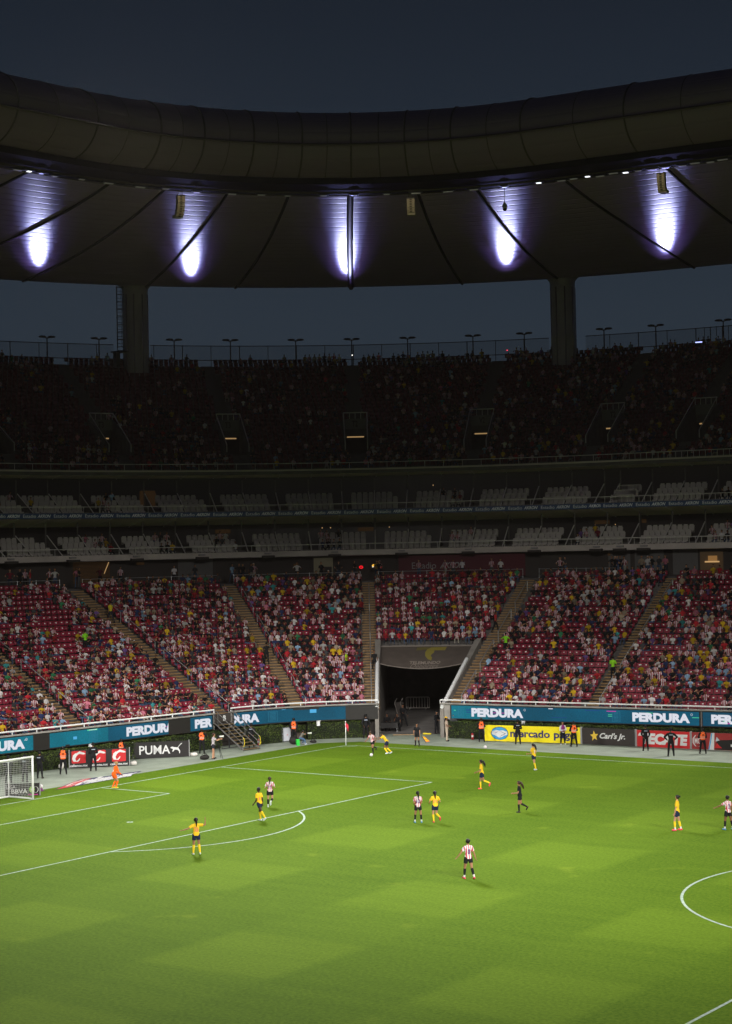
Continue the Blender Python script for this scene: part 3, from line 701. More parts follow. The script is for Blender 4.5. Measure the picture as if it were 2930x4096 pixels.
def led(name, t0, t1, label, bg, words=(), marks_=(), boxes=()):
    c = B((t0+t1)/2, LDD, LZ0); R = empty(name, c, label, "led board", "led boards along the front wall")
    mb = MB(); sweep("", [(LDD, LZ0-.06), (LDD, LZ1+.03), (LDD+.10, LZ1+.03)], frange(t0, t1, .5), None, mb=mb); sweep("", [(LDD+.10, LZ0-.06), (LDD, LZ0-.06)], frange(t0, t1, .5), None, mb=mb)
    local(mb.build("screen_frame", LB, R), R)
    for j, (a, b, m) in enumerate(bg):
        mb = MB(); sweep("", [(LDD-.012, LZ0), (LDD-.012, LZ1)], frange(a, b, .5), None, mb=mb); local(mb.build("screen", m, R), R)
    T = lambda x, y: B(x, LDD-.024, y)
    for (s, a, b, cl) in words:
        mb = MB(); put_text(mb, s, T, a, b, LZ0+.15, LZ1-.15, LW, .06, 0, cl); local(mb.build("led_word", None, R), R)
        if s.endswith("A") and not cl:
            mb = MB(); n = 12
            for k in range(n):
                g, h = 2*pi*k/n, 2*pi*(k+1)/n
                mb.add([T(b+.12+r*cos(q), LZ1-.2+r*sin(q)) for r, q in ((.06, g), (.08, g), (.08, h), (.06, h))], [(0, 1, 2, 3)])
            local(mb.build("registered_mark", LW, R), R)
    for (a, b, z0, z1, m) in marks_:
        mb = MB(); mb.add([B(a, LDD-.019, z0), B(b, LDD-.019, z0), B(b, LDD-.019, z1), B(a, LDD-.019, z1)], [(0, 1, 2, 3)]); local(mb.build("screen_block", m, R), R)
    for (a, b) in boxes:
        mb = MB()
        for (p, q, z0, z1) in ((a, b, LZ0+.1, LZ0+.12), (a, b, LZ1-.12, LZ1-.10), (a, a+.03, LZ0+.1, LZ1-.1), (b-.03, b, LZ0+.1, LZ1-.1)):
            mb.add([B(p, LDD-.018, z0), B(q, LDD-.018, z0), B(q, LDD-.018, z1), B(p, LDD-.018, z1)], [(0, 1, 2, 3)])
        for z in frange(LZ0+.2, LZ1-.2, .09): mb.add([B(a+.12, LDD-.018, z), B(b-.12, LDD-.018, z), B(b-.12, LDD-.018, z+.03), B(a+.12, LDD-.018, z+.03)], [(0, 1, 2, 3)])
        local(mb.build("screen_outline", LO, R), R)
led("led_board", -48, -10.6, "teal led board left of the stairs, white words cut by black modules",
    [(-48, -26.1, LT2), (-24.8, -20, LT2), (-20, -14.75, LT), (-12.75, -10.72, LT)],
    [("PERDURA", -31.2, -26.75, None), ("PERDURA", -18.45, -14.2, (-19, -14.76)), ("PERDURA", -12.35, -8.1, (-13, -10.8))],
    [(-26.1, -24.8, LZ0+.18, LZ1+.01, LB), (-21.75, -20.9, 2.26, 2.34, LG), (-21.6, -20.95, 2.28, 2.33, LW), (-23.55, -23.2, LZ0, LZ0+.09, LB), (-15.6, -14.8, 1.93, 1.97, LM), (-17, -16.7, 2.0, 2.05, LG), (-22.9, -22.6, 1.8, 1.98, LC), (-26.8, -26.6, 2.1, 2.13, LW)],
    [(-21.55, -20.9)])
led("led_board", -8.8, TT0-.05, "teal led board between the stairs and the tunnel, black at its right end",
    [(-8.7, -3.2, LT), (-3.2, .3, LT)], [("PERDURA", -10.6, -6.45, (-8.65, 0))],
    [(-3.7, -1.7, LZ1-.12, LZ1+.0, LB), (-2.4, -1.9, LZ1-.38, LZ1-.02, LC), (-4.6, -4.3, LZ1-.04, LZ1-.01, LC)], [(-5.7, -4.95)])
led("led_board", TT1+.8, 27.1, "long teal led board right of the tunnel with two large white words",
    [(8.25, 11.2, LT2), (11.2, 20.3, LT), (20.3, 27.0, LT)], [("PERDURA", 9.85, 13.95, None), ("PERDURA", 22.2, 26.35, None)],
    [(9.9, 10.9, 2.12, 2.17, LM), (11.5, 12.6, 1.88, 1.92, LM), (9.4, 10.0, 1.98, 2.02, LN), (9.4, 10.0, 2.08, 2.12, LN), (9.4, 10.0, 1.86, 1.9, LN), (8.45, 8.6, 1.98, 2.04, LG), (15.9, 16.25, 2.28, 2.33, LW), (16.1, 17.3, 1.68, 1.71, LN), (20.3, 21.0, 2.22, 2.27, LM), (20.4, 20.7, 2.0, 2.03, LG), (20.4, 20.7, 1.88, 1.92, LG), (18.7, 19.8, 2.24, 2.28, LN), (23.2, 23.7, 2.18, 2.22, LG), (23.3, 23.8, 2.02, 2.06, LC), (26.5, 27.0, 1.94, 1.98, LG)], [(8.8, 9.2), (20.7, 21.3)])
led("led_board", 27.2, 50, "dark teal led board at the right end of the front wall, cut by the frame",
    [(27.25, 31, LD), (31, 50, LT)], [("PERDURA", 27.85, 31.9, None)], [(28.7, 28.9, 1.7, 1.9, LG), (28.7, 29.3, 1.6, 1.66, LM)])
for t, s in ((-21.49, "behind the boards with red squares"), (-1.77, "above the hedge between cabinets and corner flag"), (13.94, "above the hedge behind the yellow board")):
    mb = MB(); mb.box((0, 0, 1.18), (.22, .14, .34), white_paint); mb.box((0, 0, 1.365), (.3, .2, .03), white_paint)
    tag(mb.build("junction_box", None, None, loc=B(t, -.02, 0), rz=facing(t)), "small white box hanging under the led board "+s, "box", "white boxes under the led boards")
# blue ribbon board of the upper suites
R = empty("ribbon_board", B(2, 27.5, 17), "dark blue ribbon board repeating the stadium name below the upper suites", "ribbon board")
mb = MB(); sweep("", [(27.45, 17.0), (27.45, 17.46)], TS, mat("ribbon_blue", (.05, .085, .19), .5), mb=mb); local(mb.build("banner", None, R), R)
rl = mat("ribbon_letters", (.80, .82, .86), .6)
bt = box_ts(27.5)
for a, b in zip(bt, bt[1:]):
    if b > 26 or a < -20: continue
    q = b-a; mb = MB(); T = lambda x, y: B(x, 27.43, y)
    put_text(mb, "Estadio", T, a+.08*q, a+.50*q, 17.10, 17.37, rl, .0); local(mb.build("stadium_word", None, R), R); mb = MB(); put_text(mb, "AKRON", T, a+.55*q, a+.98*q, 17.10, 17.37, rl, .03, .35)
    local(mb.build("sponsor_word", None, R), R)
# neon food signs in the concourse
R = empty("neon_sign", B(2.52, DBK-1, 12.35), "glowing red and yellow food sign in the concourse above the middle stairs", "neon sign", rz=facing(2.3, False)); R.scale = (.55, .55, .55)
ne = mat("neon_red", (0, 0, 0), emit=(1, .01, .02), es=1.1); nw = mat("neon_white", (0, 0, 0), emit=(.9, .85, .7), es=1.0); ny = mat("neon_amber", (0, 0, 0), emit=(1, .5, .05), es=1.2)
mb = MB(); mb.box((0, .08, 0), (2.2, .06, 1.0)); mb.build("sign_board", black_wall, R)
mb = MB(); mb.ball((-.45, 0, .12), .36, 12, None, (1, .12, .62)); mb.build("sign_bun", ny, R); mb = MB(); mb.box((-.45, -.03, -.08), (.62, .06, .14)); mb.build("sign_plate", nw, R)
mb = MB()
for zz in (.3, -.18): mb.tube([(.05+.08*i, -.02, zz+(.09 if i % 2 else -.05)) for i in range(9)], .035, 5, ne)
mb.build("neon_tubes", None, R)
R = empty("neon_sign", B(2.02, DBK-1, 12.3), "small round red neon sign left of the food sign", "neon sign", rz=facing(2.0, False)); R.scale = (.5, .5, .5)
mb = MB(); mb.tube([(.3*cos(a), 0, .22*sin(a)) for a in frange(0, 2*pi, .4)], .06, 5); mb.build("neon_ring", ne, R); mb = MB(); mb.tube([(-.15, 0, 0), (0, 0, .08), (.15, 0, -.05)], .05, 5); mb.build("neon_mark", ne, R)

# ------------------------------------------------------------------ tunnel canopy banner
R = empty("tunnel_canopy", B(5.05, 8, 5), "grey brown canopy banner sloping over the players' tunnel", "canopy")
ctop = (9.25, surf(9.25)+.12); cbot = (6.3, surf(6.3)+.42)
def Tc(x, y, lift=0):                            # x = t, y 0 (bottom) .. 1 (top)
    d = cbot[0]+(ctop[0]-cbot[0])*y; z = cbot[1]+(ctop[1]-cbot[1])*y
    u = (x-TT0)/(TT1-TT0); z -= .42*(4*u*(1-u))*(1-y)**2
    return B(x, d, z)+np.array([nrm(x)[0]*-lift*.4, nrm(x)[1]*-lift*.4, lift*.9])
mb = MB(); xs = frange(TT0-.12, TT1+.15, .15); ys = frange(0, 1, .1); k = len(ys)
mb.add([Tc(x, y) for x in xs for y in ys], [(i*k+j, (i+1)*k+j, (i+1)*k+j+1, i*k+j+1) for i in range(len(xs)-1) for j in range(k-1)])
local(mb.build("canopy_sheet", mat("canopy_cloth", (.085, .068, .058), .75, noise=.12, nscale=1.5), R), R)
mb = MB(); mb.tube([Tc(x, 1, .02) for x in xs], .05, 5); mb.tube([Tc(x, 0, .0) for x in xs], .035, 5)
for x in (TT0+.0, 4.15, 6.0, TT1): mb.tube([Tc(x, y, -.03) for y in ys], .02, 4)
local(mb.build("canopy_seam", mat("canopy_seam", (.2, .17, .15), .8), R), R)
mb = MB()
for x in frange(TT0, TT1, .4): mb.tube([Tc(x, 1, .0), B(x, 9.35, surf(9.3)+.3)], .02, 4)
local(mb.build("canopy_tie", black, R), R)
oly = mat("logo_olive", (.22, .18, .035), .7); grl = mat("canopy_letters", (.24, .20, .17), .7)
mb = MB()
mb.add([Tc(x, y, .015) for x, y in ((5.25, .93), (6.0, .95), (5.98, .76), (5.45, .76), (5.42, .30), (5.22, .36), (5.05, .50), (5.0, .66), (5.06, .82))], [tuple(range(9))], oly)
mb.add([Tc(x, y, .012) for x, y in ((4.55, .93), (5.2, .93), (5.0, .80), (4.52, .76))], [(0, 1, 2, 3)], mat("logo_olive_dark", (.12, .10, .03), .7))
local(mb.build("letter_logo", None, R), R)
mb = MB(); put_text(mb, "TELEMUNDO", lambda x, y: Tc(x, y, .02), 4.3, 5.95, .15, .27, grl, .035); local(mb.build("banner_word", None, R), R)
mb = MB(); put_text(mb, "Deportes", lambda x, y: Tc(x, y, .025), 4.35, 5.9, -.03, .15, grl, -.01, .45); local(mb.build("banner_word", None, R), R)
# ------------------------------------------------------------------ hedges
def leaf_mat():
    m = D.materials.new("hedge_leaves"); m.use_nodes = True; n = m.node_tree; L = n.links; b = n.nodes['Principled BSDF']
    b.inputs['Roughness'].default_value = .6; b.inputs['Specular IOR Level'].default_value = .25
    at = n.nodes.new('ShaderNodeAttribute'); at.attribute_name = 'lv'
    cr = n.nodes.new('ShaderNodeValToRGB'); e = cr.color_ramp.elements; e[0].color = (.018, .035, .008, 1); e[1].color = (.085, .12, .022, 1)
    L.new(at.outputs['Fac'], cr.inputs[0]); L.new(cr.outputs[0], b.inputs['Base Color']); return m
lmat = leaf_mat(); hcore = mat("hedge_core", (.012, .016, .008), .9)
def hedge(t0, t1, d0, d1, h, label, dens=300, wob=.1):
    n = int((t1-t0)*((d1-d0)+h)*dens)
    ts = rng.uniform(t0, t1, n); top = rng.random(n) < (d1-d0)/((d1-d0)+h)
    wv = wob*(np.sin(ts*2.1)+np.sin(ts*5.3+1)+np.sin(ts*9.1))/3
    dd = np.where(top, rng.uniform(d0, d1, n), d0+rng.normal(0, .035, n)+wv*.4); zz = np.where(top, h+rng.normal(0, .04, n)+wv*.7, rng.uniform(.02, h+.02, n))
    P = np.array([B(t, d, z) for t, d, z in zip(ts, dd, zz)])
    s = rng.uniform(.03, .065, n); a = rng.normal(size=(n, 3)); a /= np.linalg.norm(a, axis=1)[:, None]; b2 = rng.normal(size=(n, 3)); b2 -= (b2*a).sum(1)[:, None]*a; b2 /= np.linalg.norm(b2, axis=1)[:, None]
    V = np.stack([P+s[:, None]*a, P+s[:, None]*.55*b2, P-s[:, None]*a, P-s[:, None]*.55*b2], 1).reshape(-1, 3)
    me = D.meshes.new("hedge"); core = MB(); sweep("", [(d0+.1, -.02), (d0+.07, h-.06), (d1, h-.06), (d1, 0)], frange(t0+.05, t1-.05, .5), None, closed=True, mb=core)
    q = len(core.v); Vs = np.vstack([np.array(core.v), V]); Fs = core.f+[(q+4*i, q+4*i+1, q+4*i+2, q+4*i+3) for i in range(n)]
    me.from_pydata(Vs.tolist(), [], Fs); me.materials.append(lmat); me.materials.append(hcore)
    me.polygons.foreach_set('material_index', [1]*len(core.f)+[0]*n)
    cl = np.clip(.5+.35*np.sin(ts*1.3)*np.sin(zz*5+ts)+rng.normal(0, .22, n), 0, 1)
    at = me.attributes.new('lv', 'FLOAT', 'POINT'); at.data.foreach_set('value', np.concatenate([np.zeros(q), np.repeat(cl, 4)]).astype(np.float32))
    return tag(link("hedge", me), label, "hedge", "clipped hedges at the foot of the front wall")
hedge(-36, -9.95, -.15, .8, 1.18, "long clipped hedge behind the goal and the left advertising boards")
hedge(-7.9, -4.75, -.5, .8, 1.22, "clipped hedge between the steel stairs and the white cabinet")
hedge(-4.7, -2.6, .35, .85, 1.05, "thin recessed hedge behind the white cabinet and the steward")
hedge(-2.55, 2.1, .1, .85, 1.22, "clipped hedge behind the corner flag, left of the tunnel")
hedge(8.1, 50, -.45, .75, 1.2, "long clipped hedge right of the tunnel, behind the boards", 250)

# ------------------------------------------------------------------ advertising boards
def board(name, a, b, h, label, face, th=.09):
    """a, b ground points of the front face left and right as seen from the pitch"""
    a = np.array([*a, 0.]); b = np.array([*b, 0.]); L = np.linalg.norm(b-a); x = (b-a)/L; nn = np.array([x[1], -x[0], 0])   # toward pitch
    R = empty(name, a, label, "advertising board", "advertising boards around the pitch", math.atan2(x[1], x[0]))
    mb = MB(); mb.box((L/2, th/2, h/2+.03), (L, th, h)); mb.build("panel", face, R)
    mb = MB()
    for q in (.02, L-.02): mb.box((q, th/2-.0, h/2+.05), (.05, th+.02, h+.06))
    for q in frange(.3, L-.3, 2.0): mb.tube([(q, th, h*.8), (q, th+.45, .02)], .02, 4)
    mb.build("support_frame", mat("board_frame", (.30, .30, .30), .6), R)
    return R, L, (lambda px, py, lift=.006: (px*L, -lift, .03+py*h))
WH = mat("vinyl_white", (.62, .62, .62), .5); VR = mat("vinyl_red", (.50, .018, .022), .5); VB = mat("vinyl_black", (.016, .014, .014), .5)
VY = mat("vinyl_yellow", (.82, .68, .012), .5); VN = mat("vinyl_navy", (.03, .03, .13), .5); VBL = mat("vinyl_blue", (.05, .30, .60), .5)
def poly(mb, T, pts, m, lift=.006): mb.add([T(x, y, lift) for x, y in pts], [tuple(range(len(pts)))], m)
def ell(cx, cy, rx, ry, n=28, a0=0, a1=2*pi): return [(cx+rx*cos(a0+(a1-a0)*i/n), cy+ry*sin(a0+(a1-a0)*i/n)) for i in range(n)]
def stroke(mb, T, pts, w, m, lift=.008):
    n = len(pts); ws = w if hasattr(w, '__len__') else [w]*n; V = []
    for i, p in enumerate(pts):
        q = pts[min(i+1, n-1)]; r = pts[max(i-1, 0)]; tx, ty = q[0]-r[0], q[1]-r[1]; l = math.hypot(tx, ty)+1e-9
        V += [T(p[0]-ty/l*ws[i], p[1]+tx/l*ws[i], lift), T(p[0]+ty/l*ws[i], p[1]-tx/l*ws[i], lift)]
    mb.add(V, [(2*i, 2*i+1, 2*i+3, 2*i+2) for i in range(n-1)], m)
# left: three red squares
R, L, T = board("advertising_board", (-8.5, -19.0), (-5.9, -16.0), 1.15, "black board with three red logo squares, left behind the goal line", VB)
for i in range(3):
    cx = (.19, .52, .85)[i]-.03; hw = .115
    mb = MB(); sq = []
    for (qx, qy, a0) in ((cx+hw-.02, .90, 0), (cx-hw+.02, .90, 90), (cx-hw+.02, .32, 180), (cx+hw-.02, .32, 270)):
        sq += [(qx+.02*cos(rad(a0+g)), qy+.06*sin(rad(a0+g))) for g in (0, 30, 60, 90)]
    poly(mb, T, sq, VR); mb.build("logo_square", None, R)
    mb = MB(); u = lambda a, b: (cx-hw+a*2*hw, .26+b*.70)
    stroke(mb, T, [u(.08, .62), u(.25, .72), u(.45, .78), u(.62, .90), u(.74, .80), u(.93, .72)], [.006, .02, .035, .05, .045, .02], WH, .012)
    stroke(mb, T, [u(.40, .80), u(.22, .60), u(.14, .38), u(.22, .18), u(.38, .14), u(.52, .28), u(.58, .42)], [.035, .030, .026, .026, .02, .014, .004], WH, .014)
    mb.build("logo_curl", None, R)
    mb = MB(); put_text(mb, "caliente.mx", lambda x, y: T(x, y), cx-.145, cx+.145, .06, .20, WH, .02); mb.build("board_word", None, R)
# big cat brand board
R, L, T = board("advertising_board", (-8.3, -13.2), (-5.7, -10.3), 1.08, "black board with one white word and a leaping cat logo", VB)
mb = MB(); put_text(mb, "PUMA", lambda x, y: T(x, y), .12, .66, .22, .78, WH, .015); mb.build("board_word", None, R)
mb = MB()
cat_ = [(.665, .62), (.70, .66), (.73, .62), (.78, .60), (.815, .66), (.84, .78), (.865, .82), (.875, .88), (.862, .86), (.845, .83), (.82, .74), (.80, .62), (.815, .50), (.835, .36), (.83, .22), (.818, .22), (.815, .34), (.79, .44), (.76, .46), (.735, .45), (.71, .33), (.695, .36), (.71, .46), (.70, .53), (.67, .56)]
poly(mb, T, cat_, WH); mb.build("cat_logo", None, R)
# right side boards
R, L, T = board("advertising_board", (7.57, 6.45), (14.8, 7.62), 1.12, "yellow board with handshake badge and dark blue words, right of the tunnel", VY)
mb = MB(); poly(mb, T, ell(.165, .5, .092, .42), VN, .006); poly(mb, T, ell(.165, .5, .086, .39), VBL, .010); mb.build("badge", None, R)
mb = MB(); poly(mb, T, [(.085, .62), (.13, .70), (.165, .66), (.20, .70), (.245, .60), (.245, .42), (.215, .36), (.185, .26), (.16, .22), (.13, .32), (.10, .40), (.082, .46)], WH, .014)
for q in range(4): stroke(mb, T, [(.165+.016*q, .27+.05*q), (.19+.014*q, .40+.045*q)], .002, VN, .018)
stroke(mb, T, [(.12, .52), (.145, .60), (.175, .62), (.20, .55), (.225, .48)], .004, VN, .018); mb.build("handshake", None, R)
mb = MB(); put_text(mb, "mercado", lambda x, y: T(x, y), .275, .685, .28, .76, VN, .03); mb.build("board_word", None, R); mb = MB(); put_text(mb, "pago", lambda x, y: T(x, y), .725, .955, .14, .62, VN, .03); mb.build("board_word", None, R)
R, L, T = board("advertising_board", (14.84, 7.62), (18.95, 7.80), 1.12, "charcoal board with yellow star and white script words", mat("vinyl_charcoal", (.035, .028, .027), .5))
mb = MB(); st = []
for i in range(10):
    r = 1 if i % 2 == 0 else .45; g = pi/2+.1+i*pi/5; st.append((.24+.078*r*cos(g), .52+.33*r*sin(g)))
poly(mb, T, st, mat("star_yellow", (.68, .46, .05), .5)); mb.build("star_logo", None, R)
mb = MB(); put_text(mb, "Carl's Jr.", lambda x, y: T(x, y), .34, .81, .28, .74, WH, .03, .3); mb.build("board_word", None, R)
R, L, T = board("advertising_board", (19.0, 7.80), (22.95, 8.02), 1.12, "red board with large white block capitals", VR)
mb = MB(); put_text(mb, "TECATE", lambda x, y: T(x+.03*(y-.5), y), .07, .94, .16, .84, WH, .06)
poly(mb, T, [(.03, .66), (.06, .84), (.09, .84), (.07, .66)], WH, .008); mb.build("board_word", None, R)
R, L, T = board("advertising_board", (23.0, 8.02), (29.0, 8.45), 1.12, "dark red car advertisement board at the far right", mat("vinyl_dark_red", (.30, .03, .03), .5))
mb = MB(); oc = [(.075+.055*cos(g), .5+.36*sin(g)) for g in [pi/8+i*pi/4 for i in range(8)]]
stroke(mb, T, oc+[oc[0], oc[1]], .006, WH, .010); put_text(mb, "MG", lambda x, y: T(x, y), .04, .112, .32, .68, WH, .02); mb.build("badge", None, R)
mb = MB(); poly(mb, T, [(.20, .0), (.265, .0), (.275, 1.0), (.235, 1.0)], WH); stroke(mb, T, [(.205, .0), (.225, .4), (.245, 1.0)], .006, VBL, .010); mb.build("white_stripe", None, R)
mb = MB(); poly(mb, T, [(.27, .02), (.30, .55), (.36, .60), (.44, .62), (.60, .70), (1.0, .72), (1.0, .02)], VB)
poly(mb, T, [(.285, .50), (.30, .78), (.335, .58)], mat("headlamp_print", (.45, .5, .55), .4), .010); poly(mb, T, [(.46, .22), (.62, .22), (.62, .36), (.46, .36)], WH, .010)
poly(mb, T, [(.275, .1), (.30, .42), (.32, .3), (.36, .12)], VR, .012)
oc = [(.52+.025*cos(g), .52+.12*sin(g)) for g in [pi/8+i*pi/4 for i in range(9)]]; stroke(mb, T, oc, .004, WH, .010)
mb.build("printed_car", None, R)
# board behind the net
R, L, T = board("advertising_board", (-2.2, -30.45), (-.74, -29.05), .72, "low black board with league name behind the goal net", VB)
mb = MB(); put_text(mb, "LIGA", lambda x, y: T(x, y), .04, .30, .62, .88, WH, .0); put_text(mb, "BBVA", lambda x, y: T(x, y), .18, .64, .20, .56, WH, .02); mb.build("board_word", None, R)
mb = MB(); poly(mb, T, ell(.76, .5, .08, .24), mat("emblem_green", (.25, .45, .08), .5)); stroke(mb, T, ell(.87, .48, .07, .24)+[(.94, .48)], .008, WH); poly(mb, T, ell(.76, .5, .03, .1), WH, .01); poly(mb, T, [(.66, .06), (.93, .06), (.93, .12), (.66, .12)], mat("vinyl_pink", (.6, .03, .3), .5)); mb.build("emblem", None, R)
# painted mat beside the goal
R = empty("advertising_mat", (-2.4, -22.5, 0), "slanted white lettered mat with red emblem lying on the grass behind the goal line", "advertising mat")
def Tm(x, y, z=.03):          # x 0..1 along the line, y 0..1 away from the pitch
    p = np.array([-1.74, -26.94])*(1-x)*(1-y)+np.array([-1.94, -20.1])*x*(1-y)+np.array([-3.77, -23.07])*(1-x)*y+np.array([-3.3, -17.6])*x*y
    return (p[0]+2.4, p[1]+22.5, z)
mb = MB(); poly(mb, Tm, [(0, .0), (.93, .08), (1, .85), (.99, .95), (.85, .95), (.8, 1), (.60, .93), (.35, .95), (.3, 1.0), (.04, 1.0), (.0, .55)], mat("mat_navy", (.03, .03, .10), .7), .02); mb.build("mat_base", None, R)
mb = MB(); poly(mb, Tm, [(0.02, .02), (.20, .04), (.23, .96), (.10, .99), (.03, .75)], VR, .026); mb.build("emblem_panel", None, R)
mb = MB(); put_text(mb, "caliente.mx", lambda x, y: Tm(x, y), .20, .985, .06, .98, WH, .085); mb.build("mat_word", None, R)
mb = MB(); stroke(mb, Tm, [(.15, .85), (.07, .55), (.08, .25), (.13, .2), (.17, .4)], [.02, .02, .018, .015, .008], WH, .032); stroke(mb, Tm, [(.05, .75), (.14, .86), (.21, .82)], [.006, .02, .015], WH, .033); mb.build("mat_curl", None, R)

# ------------------------------------------------------------------ goal
R = empty("goal", (0, -34, 0), "white football goal with net at the left edge of the picture", "goal")
gp = white_paint
for s in (1, -1):
    mb = MB(); mb.tube([(0, s*3.66, 0), (0, s*3.66, 2.44)], .06, 12); mb.build("post", gp, R, smooth=True)
    mb = MB(); mb.tube([(-2.0, s*3.66, 0), (-2.0, s*3.66, 2.05)], .03, 8); mb.build("net_pole", gp, R)
    mb = MB(); mb.tube([(0, s*3.66, .04), (-2.0, s*3.66, .04)], .05, 6); mb.build("ground_bar", gp, R)
mb = MB(); mb.tube([(0, -3.72, 2.44), (0, 3.72, 2.44)], .06, 12); mb.build("crossbar", gp, R, smooth=True)
mb = MB(); mb.tube([(-2.0, -3.66, .04), (-2.0, 3.66, .04)], .05, 6); mb.build("ground_bar", gp, R)
mb = MB(); c = .125; rr = .0065
sag = lambda y, q: .0
for y in frange(-3.66, 3.66, c):
    mb.tube([(0, y, 2.42), (-1.0, y, 2.22), (-1.95, y, 2.06), (-2.03, y, 1.6), (-1.9, y, .8), (-1.98, y, .05)], rr, 3, cap=False)
for z in frange(.1, 2.05, c):
    q = np.interp(z, [.05, .8, 1.6, 2.06], [1.98, 1.9, 2.03, 1.95]); mb.tube([(-q, -3.66, z), (-q, 3.66, z)], rr, 3, cap=False)
for x in frange(.1, 1.95, c): mb.tube([(-x, -3.66, np.interp(x, [0, 1, 1.95], [2.42, 2.22, 2.06])), (-x, 3.66, np.interp(x, [0, 1, 1.95], [2.42, 2.22, 2.06]))], rr, 3, cap=False)
for s in (1, -1):
    for z in frange(.1, 2.3, c): mb.tube([(0, s*3.66, z), (-2.0, s*3.66, min(z, 2.05))], rr, 3, cap=False)
    for x in frange(.1, 1.95, c): mb.tube([(-x, s*3.66, .05), (-x, s*3.66, np.interp(x, [0, 2], [2.42, 2.05]))], rr, 3, cap=False)
mb.build("net", mat("net_cord", (.60, .60, .60), .7), R)

# ------------------------------------------------------------------ small things around the pitch
R = empty("corner_flag", (0, 0, 0), "red corner flag on a white pole at the far corner", "corner flag")
mb = MB(); mb.tube([(0, 0, 0), (0, 0, 1.72)], .03, 8); mb.build("pole", white_paint, R, smooth=True)
mb = MB(); N = 6; V = []
for i in range(N+1): V += [(.08*i*.5+.01, -.06*math.sin(i)*.6, 1.70-.05*i), (.08*i*.5+.01, -.04*math.sin(i+1), 1.28-.05*i+.09*math.sin(i))]
mb.add(V, [(2*i, 2*i+1, 2*i+3, 2*i+2) for i in range(N)]); mb.build("flag", mat("flag_red", (.6, .03, .06), .7), R)
def football(loc, label):
    R = empty("football", (loc[0], loc[1], loc[2]), label, "ball", "match balls")
    mb = MB(); mb.ball((0, 0, .11), .11, 14); mb.build("ball_skin", mat("ball_white", (.72, .70, .72), .4), R, smooth=True)
    mb = MB(); pk = mat("ball_pink", (.55, .08, .22), .4)
    for a, b in ((.3, .6), (1.5, -.3), (2.7, .5), (3.9, -.2), (5.1, .4), (0.9, 1.25), (4.4, -1.0), (5.6, -.5)):
        c = Vector((cos(a)*cos(b), sin(a)*cos(b), sin(b))); u = c.orthogonal().normalized(); v = c.cross(u)
        mb.add([tuple(Vector((0, 0, .11))+(c+(u*cos(g)+v*sin(g))*.24).normalized()*.1125) for g in [i*2*pi/5 for i in range(5)]], [(0, 1, 2, 3, 4)])
    mb.build("ball_patches", pk, R)
football((5.64, -4.78, 0), "football at the feet of the two players by the corner flag")
football((10.13, 2.47, 0), "football lying on the grass edge below the yellow board")
football((-2.24, -27.53, .17), "football resting on a purple marker behind the goal")
R = empty("marker_cone", (-2.24, -27.53, 0), "small purple cone holding a ball beside the goal", "cone")
mb = MB(); mb.tube([(0, 0, 0), (0, 0, .06), (0, 0, .18)], [.13, .11, .07], 12, cap=True); mb.build("cone_body", mat("purple_plastic", (.16, .03, .14), .5), R, smooth=True); mb = MB(); mb.box((0, 0, .01), (.3, .3, .02)); mb.build("cone_base", mat("purple_plastic"), R)
def extinguisher(loc, label, rz=0):
    R = empty("fire_extinguisher", (*loc, 0), label, "fire extinguisher", "fire extinguishers along the hedge", rz)
    mb = MB(); mb.tube([(0, 0, .02), (0, 0, .42), (0, 0, .48)], [.085, .085, .03], 12); mb.build("cylinder", mat("extinguisher_red", (.45, .02, .03), .35), R, smooth=True)
    mb = MB(); mb.tube([(0, 0, .48), (0, 0, .56)], .025, 6); mb.box((.03, 0, .57), (.14, .03, .03)); mb.tube([(.02, .02, .52), (.13, .02, .45), (.14, .02, .2)], .014, 5); mb.build("valve", mat("black_plastic", (.02, .02, .02), .5), R)
    mb = MB(); mb.tube([(0, 0, .2), (0, 0, .32)], .087, 12, cap=False); mb.build("paper_label", white_paint, R)
extinguisher((-5.63, -2.91), "red fire extinguisher beside the steel stairs")
extinguisher((6.34, 6.83), "red fire extinguisher by the hedge left of the yellow board")
def cabinet(loc, w_, dd, h, m, label, rz, warn):
    R = empty("cabinet", (*loc, 0), label, "cabinet", None, rz)
    mb = MB(); mb.box((0, 0, h/2+.04), (w_, dd, h)); mb.build("body", m, R)
    mb = MB(); mb.box((0, dd/2+.012, h/2+.04), (w_*.9, .02, h*.92)); mb.build("door", m, R)
    mb = MB(); mb.box((0, 0, .02), (w_*1.02, dd*1.02, .05)); mb.build("plinth", dark_steel, R)
    mb = MB(); mb.box((0, 0, h+.055), (w_*1.06, dd*1.06, .03)); mb.build("lid", m, R)
    if warn: mb = MB(); mb.add([(-.05, dd/2+.03, h*.5), (.05, dd/2+.03, h*.5), (0, dd/2+.03, h*.5+.09)], [(0, 1, 2)]); mb.build("warning_sign", mat("warn_red", (.5, .03, .03), .5), R)
cabinet((-5.55, .12), .66, .38, .92, mat("cabinet_white", (.55, .57, .62), .4), "white electrical cabinet with a small red sign by the hedge", facing(-4.0)+.25, True)
cabinet((-5.0, 1.0), .55, .35, .50, mat("cabinet_brown", (.085, .065, .05), .6), "low brown box beside the white electrical cabinet", facing(-3.2), False)
